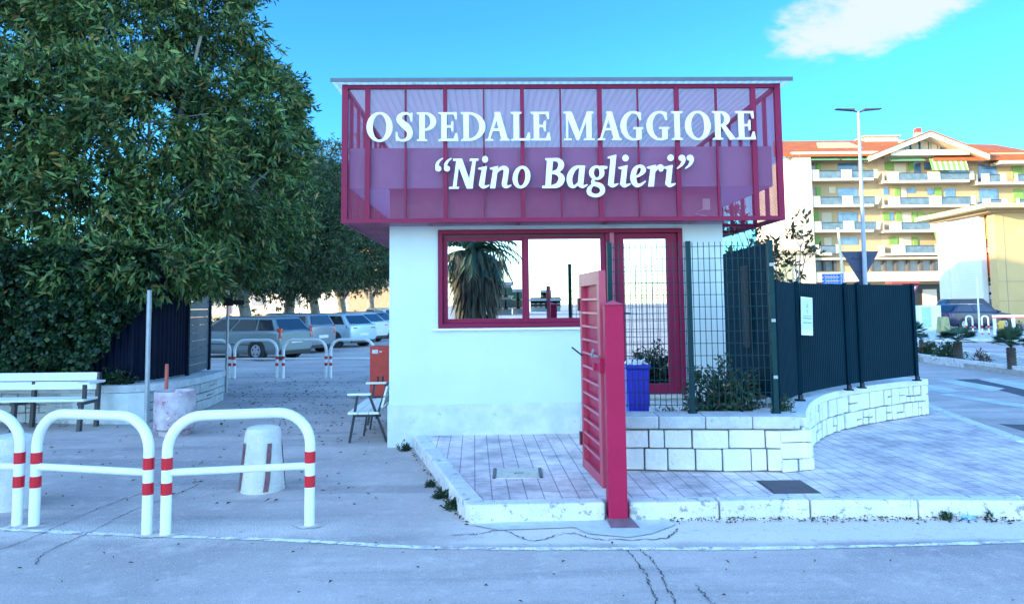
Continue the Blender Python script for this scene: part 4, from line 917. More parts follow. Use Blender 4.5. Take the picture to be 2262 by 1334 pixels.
for y in (ya+.04, yb-.04):
    MB().bar((-.20, y, 0), (-.10, y, .60), .03, .03).bar((.05, y, .60), (.28, y, 0), .03, .03).bar((.14, y, .30), (.29, y, .76), .03, .03).bar((-.15, y, .34), (.2, y, .34), .03, .03).build('leg_frame', 'dark_metal', t)
    MB().box(-.23, .07, y-.035, y+.035, .60, .625).build('armrest', 'white_board', t, bevel=.004)
for y in (-.2, .3): MB().bar((-.1, y, 0), (-.05, y, .34), .025, .025).build('leg_frame', 'dark_metal', t)

t = thing('red_cabinet', 'tall orange red metal cabinet with a small white label beside the bench', 'cabinet', (-2.52, 14.3, 0))
MB().box(-.20, .18, -.14, .2, .04, .98).build('housing', 'red_box', t, bevel=.01); MB().box(-.19, .13, -.148, -.142, .08, .955).build('door', pm('redbox_door', (.66, .07, .05), None), t)
MB().box(-.155, -.045, -.154, -.150, .845, .92).build('label_sticker', 'plate', t); MB().box(-.02, .03, -.155, -.150, .87, .89).build('lock', 'plate', t); MB().box(-.06, -.02, -.156, -.150, .30, .42).box(.03, .07, -.156, -.15, .30, .42).build('printed_mark', 'black_trim', t)
t = thing('low_wall', 'pale rendered wall stub with a flat cap behind the gatehouse corner', 'wall', (-2.15, 14.4, 0))
MB().box(-.12, .9, 0, .2, 0, .85).build('wall', 'plinth', t); MB().box(-.20, .95, -.04, .25, .852, .93).build('cap', 'coping', t)

# ------------------------------------------------------------------ leaf litter
def litter(n, fx, name, label, L=.045):
    P = []
    while len(P) < n:
        px, py = fx(); p = G(px, py)
        if -30 < p.x < 30: P.append((p.x, p.y, .012))
    P = np.array(P); N = np.tile([[0, 0, .3]], (len(P), 1)); D = rng.normal(0, 1, (len(P), 3)); D[:, 2] *= .15; D = unit(D)
    l = L*rng.uniform(.5, 1.4, (len(P), 1)); S = np.cross(D, [0, 0, 1]); S = unit(S)
    v = np.stack([P, P+D*l*.5+S*l*.25+[0, 0, .008], P+D*l+[0, 0, .004], P+D*l*.5-S*l*.25+[0, 0, .012]], 1).reshape(-1, 3)
    v[:, 2] = np.maximum(v[:, 2], .009)
    f = np.arange(len(P))[:, None]*4+np.array([[0, 1, 2, 3]]); o = npmesh(name, v, f, 'dry_leaf'); o['kind'] = 'stuff'; o['label'] = label; o['category'] = 'leaves'
litter(620, lambda: (random.gauss(680, 130), random.triangular(815, 985, 850)), 'leaf_litter', 'dry brown leaves scattered over the drive beyond the hoops', .06)
litter(130, lambda: (random.uniform(0, 860), random.uniform(935, 1120)), 'leaf_litter', 'a few dry leaves scattered around the near hoops and planter', .045)
litter(150, lambda: (random.uniform(0, 240), random.gauss(932, 5)), 'leaf_litter', 'dry leaves gathered under the park bench', .06)
litter(40, lambda: (random.uniform(0, 2262), random.uniform(1200, 1334)), 'leaf_litter', 'stray leaf scraps on the near road', .03)
litter(420, lambda: (random.uniform(1480, 2262), random.gauss(1150, 4)), 'leaf_litter', 'debris and dry leaves collected along the front kerb', .03)
litter(90, lambda: (lambda t_: (905+130*t_-8, 985+175*t_+random.uniform(-6, 6)))(random.random()), 'leaf_litter', 'debris along the side kerb', .03)

# ------------------------------------------------------------------ trees
def tree(label, trunk_base, limbs, blobs, n, L, mat, bark, wr=.3, per=7, droop=.4, cat='tree', group=None, inner=.35, name='tree'):
    t = thing(name, label, cat, trunk_base, 0, group); b = MB()
    for pts, rs in limbs: b.tube([Vector(p)-Vector(trunk_base) for p in pts], rs, 9)
    b.build('trunk', bark, t, smooth=True)
    P, N = crown_points(blobs, n, inner=inner); v, f = leafcloud(P, N, L, wr, .85, per, droop); npmesh('crown', v-np.array(trunk_base), f, mat, t)
    return t
def BL(px, py, Y, rp): p = AT(px, py, Y); return (p.x, p.y, p.z, rp*Y/F)
big = [BL(*a) for a in ((60, 120, 14, 190), (250, 60, 14.3, 180), (430, 40, 15, 140), (470, 150, 15.2, 120), (120, 300, 13, 190), (330, 270, 13.2, 170), (510, 270, 15, 140), (585, 235, 16, 92),
    (200, 450, 12.8, 150), (50, 470, 12.6, 140), (400, 430, 13.6, 150), (560, 420, 15.5, 125), (625, 330, 17, 70), (520, 540, 15.5, 95), (330, 540, 13.6, 95), (160, 530, 12.8, 90), (30, 560, 12.6, 80), (590, 520, 17, 85),
    (440, 575, 14.5, 62), (-120, 300, 13.5, 220), (-120, 80, 14, 220), (480, -80, 15, 110), (250, -130, 15, 200), (0, -120, 14, 200), (640, 430, 17.5, 58), (620, 210, 16.5, 58), (345, 590, 11.9, 62), (440, 600, 12.6, 58), (260, 590, 11.8, 60), (140, 600, 11.9, 60), (20, 610, 11.8, 60))]
tb = (-7.9, 15.2, .1)
limbs = [([tb, (-7.8, 15.0, 2.2), (-7.4, 14.8, 4.0)], [.38, .26, .12]), ([(-7.8, 15.0, 2.0), (-6.2, 14.7, 3.2), (-5.0, 15.2, 4.6)], [.14, .08, .02]), ([(-7.7, 15, 2.3), (-8.8, 13.6, 3.4), (-9.6, 13, 5.2)], [.2, .14, .07]),
         ([(-7.4, 14.8, 4), (-6.5, 14.3, 5.5), (-6.0, 14, 7)], [.07, .05, .03]), ([(-7.4, 14.8, 4), (-8.3, 14, 5.8), (-8.8, 13.4, 7.5)], [.07, .05, .03])]
for k in range(34):
    a = random.choice(big); c = Vector(a[:3]); d = Vector((random.uniform(-1, 1), random.uniform(-1, .1), random.uniform(-.7, .7))).normalized()*a[3]
    m_ = Vector((-7.4, 14.9, 4.0)).lerp(c, .7); limbs.append(([m_, c, c+d*.95], [.035, .024, .008]))
tree('huge dense ficus with scattered yellow leaves, rising over the ivy fence', tb, limbs, big, 17500, .185, 'ficus_leaf', 'bark', .28, 7, .5, inner=.45)
# avenue of ficus in the car park
def avenue_tree(x, y, h, rad, label, seed, n=7500, L=.19):
    random.seed(seed); zt = 3.0; limbs = [([(x, y, 0), (x+.1, y, 1.3), (x+random.uniform(-.2, .2), y, 2.4)], [.36, .26, .24])]; bl = []
    for k in range(6):
        a = 2*math.pi*k/6+random.uniform(-.3, .3); q1 = (x+.9*math.cos(a), y+.9*math.sin(a), 3.3+random.uniform(-.2, .3)); q2 = (x+2.4*math.cos(a), y+2.4*math.sin(a), 4.5+random.uniform(0, .8))
        limbs.append(([(x, y, 2.1), q1, q2], [.15, .11, .05]))
        bl.append((x+rad*.55*math.cos(a), y+rad*.55*math.sin(a), h*.44+random.uniform(-.2, .5), rad*.48))
        bl.append((x+rad*.38*math.cos(a+.5), y+rad*.38*math.sin(a+.5), h*.68+random.uniform(-.3, .3), rad*.44))
    bl.append((x, y, h-rad*.42, rad*.42)); bl.append((x, y, h*.55, rad*.5))
    return tree(label, (x, y, 0), limbs, bl, n, L, 'far_leaf', 'bark', .34, 6, .3, group='ficus trees along the car park')
avenue_tree(-12.3, 34, 10.2, 5.0, 'ficus behind the grey estate car, nearest trunk of the car park row', 1, 9000)
avenue_tree(-11.4, 37.5, 10.2, 4.6, 'second ficus of the car park row, forked trunk beside the window wall', 2)
avenue_tree(-11.1, 41.5, 11.0, 4.7, 'third ficus of the car park row, straight pale trunk', 3)
avenue_tree(-10.6, 46, 12.4, 5.2, 'fourth ficus of the car park row, with a leaning pale limb', 4, 9000)
avenue_tree(-10.2, 53, 12.5, 5.2, 'farthest ficus of the car park row, close to the gatehouse corner', 5)
random.seed(11)
# sparse small tree at the right of the kiosk
ob = (4.15, 11.2, .6); limbs = []; tips = []
for k in range(15):
    ex, ey = random.choice(((1620, 470), (1660, 500), (1700, 475), (1735, 500), (1760, 480), (1750, 540), (1770, 545), (1700, 540), (1640, 540), (1620, 520), (1680, 570), (1730, 560))); e = AT(ex+random.uniform(-14, 14), ey+random.uniform(-18, 18), random.uniform(10.4, 11.8))
    m_ = Vector(ob).lerp(e, .55)+Vector((random.uniform(-.15, .15), 0, -.1)); limbs.append(([ob, m_, e], [.022, .013, .004])); tips.append(e)
    for j in range(3):
        e2 = m_.lerp(e, random.uniform(.2, .9)); e3 = e2+Vector((random.uniform(-.3, .3), random.uniform(-.2, .2), random.uniform(0, .3))); limbs.append(([e2, e3], [.008, .003])); tips.append(e3)
t = thing('tree', 'sparse small tree with bare twigs and few leaf clumps behind the mesh fence', 'tree', ob); b = MB()
for pts, rs in limbs: b.tube([Vector(p)-Vector(ob) for p in pts], rs, 5)
b.build('branches', pm('twig', (.30, .27, .25)), t)
P = np.array([tuple(random.choice(tips)) for _ in range(170)])+rng.normal(0, .05, (170, 3)); v, f = leafcloud(P, np.tile([[0, 0, 1.]], (170, 1)), .10, .42, 1.1, 6, 0); npmesh('crown', v-np.array(ob), f, leafmat('oleander', [(0, (.03, .045, .02)), (.6, (.08, .10, .04)), (.85, (.18, .16, .06)), (1, (.22, .10, .06))], .3, .5), t)

# palms
def fan_palm(label, loc, th_, tr, cr, n=16, up=.5, group='fan palms in the median'):
    t = thing('palm', label, 'palm', loc, 0, group); b = MB(); prof = [(tr*1.05, 0)]
    k = max(4, int(th_/.07))
    for i in range(k): z = th_*i/k; prof += [(tr*1.12, z+.01), (tr*.92, z+th_/k)]
    b.lathe(prof, 12); b.build('trunk', 'dark_bark', t); V = []; Fs = []
    for i in range(n):
        a = 2*math.pi*i/n+random.uniform(-.25, .25); e = random.uniform(.02, 1.4)*(.55+up*.7); d = Vector((math.cos(a)*math.cos(e), math.sin(a)*math.cos(e), math.sin(e)))
        st = Vector((0, 0, th_)); m_ = st+d*cr*.5; side = d.cross(Vector((0, 0, 1))).normalized(); upv = side.cross(d)
        o = len(V); V += [st-side*.012, st+side*.012, m_+side*.01, m_-side*.01]; Fs.append((o, o+1, o+2, o+3))
        for j in range(13):
            aa = R(-75+150*j/12); dd = (d*math.cos(aa)+side*math.sin(aa)).normalized(); tip = m_+dd*cr*.55+Vector((0, 0, -.05*cr))+upv*random.uniform(-.05, .05)*cr; mid = m_+dd*cr*.3
            s2 = dd.cross(upv)*.028*cr*1.3; o = len(V); V += [m_, mid+s2, tip, mid-s2]; Fs.append((o, o+1, o+2, o+3))
    npmesh('fronds', np.array([tuple(x) for x in V]), np.array(Fs), 'palm_leaf', t); return t
def gp_(px, py, z=.12): p = G(px, py, z); return (p.x, p.y, z)
fan_palm('fan palm in the median nearest the green fence end, with a tall thin leaning trunk', gp_(2019, 788), .62, .09, .48)
fan_palm('smallest fan palm in the median, on a shaggy mound', gp_(2036, 770), .30, .07, .32)
fan_palm('fan palm with a flat spreading crown in the middle of the median', gp_(2118, 797), .52, .10, .55, 26, .2)
fan_palm('stout fan palm at the right edge of the photo', gp_(2236, 815), .50, .095, .52, 24, .6)
bush('shrub', 'round brownish shrub at the foot of the smallest fan palm', 'shrub', gp_(2034, 782), .34, .3, .36, 120, .08, 'dry_palm')
bush('shrub', 'grey green upright shrub right of the brownish mound in the median', 'shrub', gp_(2055, 783), .22, .2, .42, 90, .10, 'far_leaf')
bush('shrub', 'green shrub leaning on the trunk of the middle fan palm', 'shrub', gp_(2095, 793), .42, .3, .42, 130, .11, 'palm_leaf')
bush('agave', 'small spiky reddish plant between the two right fan palms', 'plant', gp_(2172, 803), .2, .2, .30, 40, .14, 'dry_leaf', wr=.15)
bush('shrub', 'olive green shrub beside the yellow machine on the far pavement', 'shrub', tuple(G(2240, 733)), .7, .4, .55, 160, .12, 'bush_leaf')
for k in range(9):
    px = random.uniform(2070, 2262); pass
# big palm behind the camera, seen mirrored in the left pane
def mirror(px, py, Y):
    p = AT(px, py, Y); k0 = KO+Vector((-math.sin(KR), math.cos(KR), 0))*.05; n_ = Vector((math.sin(KR), -math.cos(KR), 0)); return p-n_*2*((p-k0).dot(n_))
pm_ = mirror(1052, 700, 25); pt_ = thing('palm', 'thick palm with a drooping skirt across the road, mirrored in the left window pane', 'palm', (pm_.x, pm_.y, 0))
MB().tube([(0, 0, 0), (0, 0, 3.4)], [.36, .30], 12).build('trunk', 'dark_bark', pt_); V = []; Fs = []
for i in range(900):
    a = random.uniform(0, 2*math.pi); z0 = random.uniform(1.5, 3.6); r0 = .35+.55*(z0-1.2)/2.4; p = Vector((math.cos(a)*r0, math.sin(a)*r0, z0)); L = random.uniform(.5, 1.1)
    dn = Vector((math.cos(a)*.35, math.sin(a)*.35, -1)).normalized(); s = Vector((-math.sin(a), math.cos(a), 0))*.045; o = len(V); V += [p, p+dn*L*.5+s, p+dn*L, p+dn*L*.5-s]; Fs.append((o, o+1, o+2, o+3))
npmesh('frond_skirt', np.array([tuple(x) for x in V]), np.array(Fs), 'dry_palm', pt_); V = []; Fs = []
for i in range(46):
    a = random.uniform(0, 2*math.pi); e = random.uniform(-.1, 1.2); L = random.uniform(1.3, 1.8)
    prev = Vector((0, 0, 3.5)); d = Vector((math.cos(a)*math.cos(e), math.sin(a)*math.cos(e), math.sin(e)))
    for j in range(12):
        nx = prev+d*L/12; d = (d+Vector((0, 0, -.14))).normalized(); s = d.cross(Vector((0, 0, 1))).normalized()
        for sg in (-1, 1):
            tip = nx+s*sg*.34*(1-.5*j/12)+Vector((0, 0, -.16))+d*.12; o = len(V); V += [prev, nx, tip, prev+(tip-prev)*.5]; Fs.append((o, o+1, o+2, o+3))
        prev = nx
npmesh('fronds', np.array([tuple(x) for x in V]), np.array(Fs), 'palm_leaf', pt_)
#PART4
# ------------------------------------------------------------------ street furniture on the right
t = thing('street_lamp', 'slim grey street lamp with two flat outstretched heads', 'street lamp', (8.56, 18, 0)); zt = AT(1896, 246, 18).z; xo = AT(1896, 246, 18).x-8.56
MB().tube([(0, 0, 0), (xo*.5, 0, zt*.5), (xo, 0, zt)], [.062, .05, .035], 12).build('pole', pm('polegrey', (.34, .38, .46), (.30, .33, .42), 4, .45, metal=.2), t, smooth=True)
for s_ in (-1, 1):
    MB().tube([(xo, 0, zt-.03), (xo+s_*.16, 0, zt+.02)], .022, 8).hexa([(xo+s_*a, y, z+zt) for a, y, z in (((.12, -.09, .01), (.57, -.07, .045), (.57, .07, .045), (.12, .09, .01), (.12, -.08, .055), (.57, -.05, .065), (.57, .05, .065), (.12, .08, .055)) if s_ > 0 else ((.57, -.07, .045), (.12, -.09, .01), (.12, .09, .01), (.57, .07, .045), (.57, -.05, .065), (.12, -.08, .055), (.12, .08, .055), (.57, .05, .065)))]).build('lamp_head', 'dark_asphalt', t)
def tri_sign(name, label, loc, s, back=True):
    t = thing(name, label, 'sign', loc); h = s*.866
    M_ = pm('signback', (.035, .05, .10), (.03, .045, .09), 4, .5); T3 = [(-s/2, h), (s/2, h), (0, 0)]
    def pl(k, y0, y1, mat, nm):
        cx_, cz_ = 0, h*2/3; q_ = [((x-cx_)*k+cx_, (z-cz_)*k+cz_) for x, z in T3]
        MB().add([(x, y0, z) for x, z in q_]+[(x, y1, z) for x, z in q_], [(0, 1, 2), (5, 4, 3), (0, 3, 4, 1), (1, 4, 5, 2), (2, 5, 3, 0)]).build(nm, mat, t)
    if back: pl(1, .0, .012, M_, 'plate'); MB().box(-.2, .2, -.03, -.001, h*.78, h*.81).build('clamp', M_, t); MB().box(-.1, .1, -.03, -.001, h*.38, h*.41).build('clamp', M_, t)
    else: pl(1, 0, .012, pm('signred', (.70, .05, .07), None, 3, .4), 'plate'); pl(.62, -.003, -.001, 'white_letter', 'white_field'); MB().tube([(0, .04, -1.9), (0, .04, h*.9)], .03, 8).build('pole', 'galv', t)
    return t
p = AT(1908, 627, 18); tri_sign('give_way_sign', 'back of a dark triangular road sign, point down, on the lamp pole above the fence', (8.53, 18.10, p.z), .92)
p = AT(1908, 650, 18); t = thing('round_sign', 'back of a dark round road sign just below the triangle, cut by the fence top', 'sign', (8.53, 18.10, p.z)); MB().lathe([(.33, -.006), (.33, .006)], 28).xf(Matrix.Rotation(R(90), 4, 'X')).build('plate', pm('signback2', (.03, .045, .07)), t)
p = AT(2016, 655, 26); tri_sign('give_way_sign', 'red and white give way sign facing the camera beside the fence end', (p.x, 26, p.z), .46, False)
p0, p1 = AT(1817, 629, 26), AT(1862, 604, 26); t = thing('direction_sign', 'blue stacked direction sign with pale lettering lines above the green fence', 'sign', (p0.x, 26, 0)); sw = p1.x-p0.x; sh = p1.z-p0.z
MB().tube([(.1, .05, 0), (.1, .05, p1.z)], .03, 8).tube([(sw-.1, .05, 0), (sw-.1, .05, p1.z)], .03, 8).build('poles', 'galv', t)
bl_ = pm('signblue', (.02, .12, .62), (.02, .10, .52), 3, .4); ln = MB()
for k in range(3):
    z = p0.z+sh*k/3; MB().box(0, sw, 0, .02, z+.008, z+sh/3-.008).build('blade', bl_, t)
    for j in range(5): ln.box(.08+j*.1, .15+j*.1, -.004, -.001, z+.045, z+.075)
    ln.box(sw-.09, sw-.04, -.004, -.001, z+.03, z+.09)
ln.build('lettering', pm('signpale', (.35, .55, .85)), t)
p = AT(1869, 632, 55); t = thing('flagpole', 'thin leaning cream pole standing before the apartment block', 'pole', (p.x, 55, 0)); e = AT(1851, 503, 55)
MB().tube([(0, 0, 0), (e.x-p.x, 0, e.z)], [.14, .09], 10).build('shaft', pm('creampole', (.66, .55, .36)), t)
p = G(2052, 733); t = thing('utility_cabinet', 'white utility cabinet with a pale blue door on the far pavement', 'cabinet', (p.x, p.y, 0)); MB().box(-.62, .62, -.2, .5, .1, 1.45).build('housing', 'white_letter', t, bevel=.03); MB().box(-.45, .05, -.215, -.203, .25, 1.35).build('door', pm('bluedoor', (.45, .68, .72)), t); MB().box(-.7, .7, -.3, .6, 0, .1).build('base', 'concrete', t)
p = G(2085, 741); t = thing('concrete_bollard', 'yellowish mossy square bollard behind the median', 'bollard', (p.x, p.y, 0)); MB().hexa([(-.26, -.26, 0), (.26, -.26, 0), (.26, .26, 0), (-.26, .26, 0), (-.18, -.18, .92), (.2, -.18, .92), (.2, .2, .92), (-.18, .2, .92)]).build('body', pm('mossy', (.48, .44, .20), (.28, .27, .14), 6, .9, bump=.6), t, bevel=.05)
p = G(2164, 738); t = thing('thin_post', 'thin white pole in front of the dark hatchback', 'pole', (p.x, p.y, 0)); e = AT(2158, 612, p.y); MB().tube([(0, 0, 0), (e.x-p.x, 0, e.z)], [.045, .03], 8).build('shaft', 'white_paint', t)
p = G(2216, 748); t = thing('road_barrier', 'low white trestle with a red edged top bar and a yellow stand inside', 'barrier', (p.x, p.y, 0)); MB().box(-.42, 1.0, -.03, .03, .96, 1.04).build('top_bar', 'white_paint', t); MB().box(-.42, 1.0, -.035, .035, .91, .955).build('red_edge', 'red_band', t)
for x in (-.34, .5): MB().box(x-.06, x+.06, -.03, .03, 0, .96).build('leg', 'white_paint', t)
MB().box(-.1, .1, .05, .15, 0, .8).box(-.16, .16, .04, .16, .6, .72).build('yellow_stand', pm('yel', (.70, .42, .08)), t)

# ------------------------------------------------------------------ apartment block
def c4(cx, cy, Y): return AT(1700+cx/2.9, 220+cy/2.9, Y)
YF = 86.
AB = thing('apartment_block', 'five storey cream apartment block with an orange tiled roof, gable and rows of balconies', 'building', (c4(1000, 1200, YF).x, YF, 0))
cream = pm('cream', (.50, .35, .19), (.44, .31, .17), .3, .85); white_r = pm('white_render', (.62, .51, .36), (.56, .47, .33), .4, .8)
tiles = pm('tiles', (.42, .10, .018), (.34, .075, .014), .8, .8, bump=.5, bscale=8, spots=[((.52, .26, .14), 1.4, .62)]); shut = pm('shutter', (.20, .34, .07), (.15, .28, .06), 2, .6, sc3=(1, 1, 8))
blueglass = pm('blueglass', (.10, .22, .36), (.05, .10, .18), .9, .08, coat=1); railg = pm('rail_glass', (.07, .13, .16), (.15, .20, .22), 1.6, .25); awn = pm('green_awning', (.16, .38, .20), None)
def wb(b, x0, y0, x1, y1, Y, d0, d1):  # box from crop coordinates on facade plane
    a, c = c4(x0, y1, Y), c4(x1, y0, Y); return b.box(a.x, c.x, Y-d0, Y+d1, a.z, c.z)
b = MB(); x_l = c4(95, 300, YF).x; x_r = c4(1760, 300, YF).x; ze = c4(400, 352, YF).z
b.box(c4(215, 300, YF).x, x_r, YF, YF+12, 0, ze); b.build('wall', cream, AB, world=True)
b = MB(); b.box(c4(100, 0, YF).x, c4(213, 0, YF).x, YF-1.6, YF+12, 0, ze-.3); b.build('side_wing', white_r, AB, world=True)
b = MB(); b.box(c4(672, 0, YF).x, c4(730, 0, YF).x, YF-.01, YF+.6, 0, ze)
b.build('recess_wall', pm('peach', (.60, .40, .24), (.52, .35, .22), .3, .85), AB, world=True)
def roofslab(pts, nm='roof'):
    P = [Vector(p) for p in pts]; n_ = len(P); MB().add(P+[p-Vector((0, 0, .35)) for p in P], [tuple(range(n_)), tuple(range(n_, 2*n_))[::-1]]+[(i, i+n_, (i+1) % n_+n_, (i+1) % n_) for i in range(n_)]).build(nm, tiles, AB, world=True)
YR = 93.; e1 = c4(150, 348, YF-1.8); e2 = c4(690, 354, YF-1.8); r1 = c4(60, 268, YR); r2 = c4(800, 276, YR); roofslab([(e1.x-2.2, YF-1.8, e1.z), (e2.x+3, YF-1.8, e1.z), (r2.x+3, YR, r1.z), (r1.x-.8, YR, r1.z)])
e1 = c4(1380, 372, YF-1.8); r1 = c4(1215, 282, YR); r2 = c4(1440, 290, YR); roofslab([(e1.x-6, YF-1.8, e1.z), (c4(1800, 372, YF).x, YF-1.8, e1.z), (c4(1740, 372, YF).x, YR, e1.z+.4), (r2.x, YR, r2.z), (r1.x-2, YR, r1.z)])
MB().box(c4(90, 0, YF).x, c4(670, 0, YF).x, YF-1.9, YF+.3, ze-.35, ze-.05).box(c4(1385, 0, YF).x, c4(1790, 0, YF).x, YF-1.9, YF+.3, e1.z-.75, e1.z-.38).build('eaves', white_r, AB, world=True)
# gable
Yg = YF-1.6; A_ = c4(1010, 213, Yg); Lg = c4(630, 362, Yg); Rg = c4(1390, 362, Yg); mz = (Lg.z+Rg.z)/2
def slab2(a, c, th_, y0, y1, mat, nm): a = Vector(a); c = Vector(c); MB().hexa([(a.x, y0, a.z-th_), (c.x, y0, c.z-th_), (c.x, y1, c.z-th_), (a.x, y1, a.z-th_), (a.x, y0, a.z), (c.x, y0, c.z), (c.x, y1, c.z), (a.x, y1, a.z)]).build(nm, mat, AB, world=True)
slab2((Lg.x, 0, mz), (A_.x, 0, A_.z), .6, Yg-.6, YR+6, white_r, 'gable_verge'); slab2((A_.x, 0, A_.z), (Rg.x, 0, mz), .6, Yg-.6, YR+6, white_r, 'gable_verge')
slab2((Lg.x, 0, mz+.12), (A_.x, 0, A_.z+.12), .1, Yg-.7, YR+6.1, tiles, 'gable_tiles'); slab2((A_.x, 0, A_.z+.12), (Rg.x, 0, mz+.12), .1, Yg-.7, YR+6.1, tiles, 'gable_tiles')
a, c, d = c4(790, 322, Yg), c4(1010, 232, Yg), c4(1215, 322, Yg); MB().add([(a.x, Yg+1.2, a.z), (d.x, Yg+1.2, d.z), (c.x, Yg+1.2, c.z)], [(0, 1, 2)]).build('gable_window', blueglass, AB, world=True)
b = MB()
for x in (905, 945, 1005, 1060, 1120): p = c4(x, 320, Yg); b.box(p.x-.08, p.x+.08, Yg+1.0, Yg+1.15, p.z, p.z+(c.z-a.z)*(1-abs(x-1005)/260))
for x in (965, 1030, 880, 1090): p = c4(x, 318, Yg); b.box(p.x-.35, p.x+.35, Yg+1.05, Yg+1.17, p.z, p.z+1.3)
b.build('gable_mullions', white_r, AB, world=True)
wb(MB(), 770, 322, 1270, 362, Yg, .3, 3).build('gable_parapet', white_r, AB, world=True)
p = c4(950, 235, 92); MB().box(p.x-.35, p.x+.35, 91.6, 92.4, p.z-2, p.z+.4).build('chimney', white_r, AB, world=True); MB().box(p.x-.3, p.x+.3, 91.65, 92.35, p.z+.4, p.z+.95).build('chimney_pot', pm('potred', (.5, .06, .04)), AB, world=True)
p = c4(675, 268, 93); MB().box(p.x-1.7, p.x+2.4, 92, 94, p.z-.3, p.z+.35).box(p.x-2, p.x+2.7, 91.8, 94.2, p.z+.35, p.z+.5).build('roof_housing', white_r, AB, world=True)
p = c4(430, 320, 89); MB().hexa([(p.x-3, 87.2, p.z-.9), (p.x+2.8, 87.2, p.z-.9), (p.x+2, 90, p.z+.8), (p.x-2, 90, p.z+.8), (p.x-3, 87.1, p.z-.4), (p.x+2.8, 87.1, p.z-.4), (p.x+2, 90, p.z+1.1), (p.x-2, 90, p.z+1.1)]).build('roof_terrace', cream, AB, world=True)
# balconies
def balcony(xl, xr, ybot, solids, glass, Yb=YF-1.5):
    b = MB(); a = c4(xl, ybot, Yb); c = c4(xr, ybot, Yb); b.box(a.x, c.x, Yb, YF, a.z, a.z+.28)
    s_ = b.build('balcony', white_r, AB, world=True); h = c4(xl, ybot-70, Yb).z-a.z
    for i_, (x0_, x1_) in enumerate(solids):
        q = MB().box(c4(x0_, 0, Yb).x, c4(x1_, 0, Yb).x, Yb+.003, Yb+.2, a.z+.283, a.z+h)
        if i_ == 0: q.box(a.x+.003, a.x+.18, Yb+.202, YF, a.z+.283, a.z+h-.003)
        q.build('parapet', white_r, s_, world=True)
    q = MB()
    for x0_, x1_ in glass:
        X0_, X1_ = c4(x0_, 0, Yb).x, c4(x1_, 0, Yb).x; q.box(X0_, X1_, Yb+.08, Yb+.11, a.z+.285, a.z+h*.86)
    q.build('glass_rail', railg, s_, world=True)
    q = MB()
    for x0_, x1_ in glass: q.box(c4(x0_, 0, Yb).x, c4(x1_, 0, Yb).x, Yb+.05, Yb+.14, a.z+h*.86, a.z+h*.92)
    q.build('handrail', 'dark_metal', s_, world=True)
for k, yb_ in enumerate((522, 690, 852)):
    balcony(205 if k == 0 else 225, 668, yb_, [(205 if k == 0 else 225, 297), (440, 505), (648, 668)], [(297, 440), (505, 648)])
for k, yb_ in enumerate((535, 692, 852)):
    balcony(732, 1282, yb_, [(732, 803), (990, 1066), (1256, 1282)], [(803, 990), (1066, 1256)])
balcony(235, 400, 1000, [(235, 285), (385, 400)], [(285, 385)]); balcony(735, 1205, 1000, [(735, 820), (1010, 1085)], [(820, 1010), (1085, 1205)])
for yb_ in (545, 705): balcony(1332, 1790, yb_, [(1332, 1378), (1450, 1485), (1545, 1560)], [(1378, 1450), (1560, 1700)])
def openings(L, mat, nm, dpt=.06):
    for x0_, y0_, x1_, y1_ in L:
        o = wb(MB(), x0_, y0_, x1_, y1_, YF, dpt, -.01).build(nm, mat, AB, world=True)
rows3 = (0, 157, 312)
openings([(252, 405+d, 282, 452+d) for d in rows3]+[(440, 408+d, 560, 512+d) for d in (0, 158, 314)]+[(455, 880, 565, 930)], blueglass, 'window')
openings([(222, 405+d, 248, 455+d) for d in rows3]+[(300, 405+d, 325, 512+d) for d in (0, 156)]+[(255, 718, 312, 800), (262, 878, 320, 960)], shut, 'shutter', .12)
openings([(738, 405, 790, 452), (730, 720, 765, 775), (765, 880, 818, 935), (805, 563, 830, 670), (812, 722, 842, 800), (915, 720, 940, 790), (890, 405, 920, 460), (1058, 565, 1098, 620), (1022, 725, 1075, 772), (920, 880, 945, 940), (1555, 420, 1615, 500), (1565, 575, 1620, 655), (955, 725, 985, 800)], shut, 'shutter', .12)
openings([(925, 405, 965, 500), (1010, 568, 1050, 610), (765, 722, 792, 775), (1340, 418, 1450, 520), (1345, 572, 1460, 670), (990, 405, 1040, 450), (730, 565, 760, 610), (1125, 570, 1185, 640), (880, 568, 930, 600), (1090, 405, 1250, 500)], blueglass, 'window')
openings([(800, 410, 870, 500), (842, 565, 875, 640), (848, 725, 905, 800), (830, 880, 905, 940), (380, 560, 420, 600), (335, 725, 395, 790), (1090, 725, 1190, 790), (350, 885, 395, 940)], white_r, 'white_door')
# awnings
def striped():
    m, n, l, b_ = newmat('striped_awning'); t_ = n.new('ShaderNodeTexCoord').outputs['Object']; s = n.new('ShaderNodeSeparateXYZ'); l.new(t_, s.inputs[0])
    x = n.new('ShaderNodeMath'); x.operation = 'FRACT'; y = n.new('ShaderNodeMath'); y.operation = 'MULTIPLY'; y.inputs[1].default_value = 1.6; l.new(s.outputs[0], y.inputs[0]); l.new(y.outputs[0], x.inputs[0])
    l.new(ramp(n, l, x.outputs[0], [(.45, (.50, .56, .34)), (.5, (.16, .34, .07))]), b_.inputs['Base Color']); b_.inputs['Roughness'].default_value = .8; return m
sa = striped()
for (x0_, y0_, x1_, y1_) in ((1040, 378, 1252, 455), (1072, 850, 1196, 930)):
    a, c = c4(x0_, y1_, YF-2), c4(x1_, y0_, YF-1.5); MB().hexa([(a.x, YF-2.1, a.z), (c.x, YF-2.1, a.z), (c.x, YF-2.05, a.z), (a.x, YF-2.05, a.z), (a.x, YF-1.6, c.z), (c.x, YF-1.6, c.z), (c.x, YF-1.55, c.z), (a.x, YF-1.55, c.z)]).build('striped_awning', sa, AB, world=True)
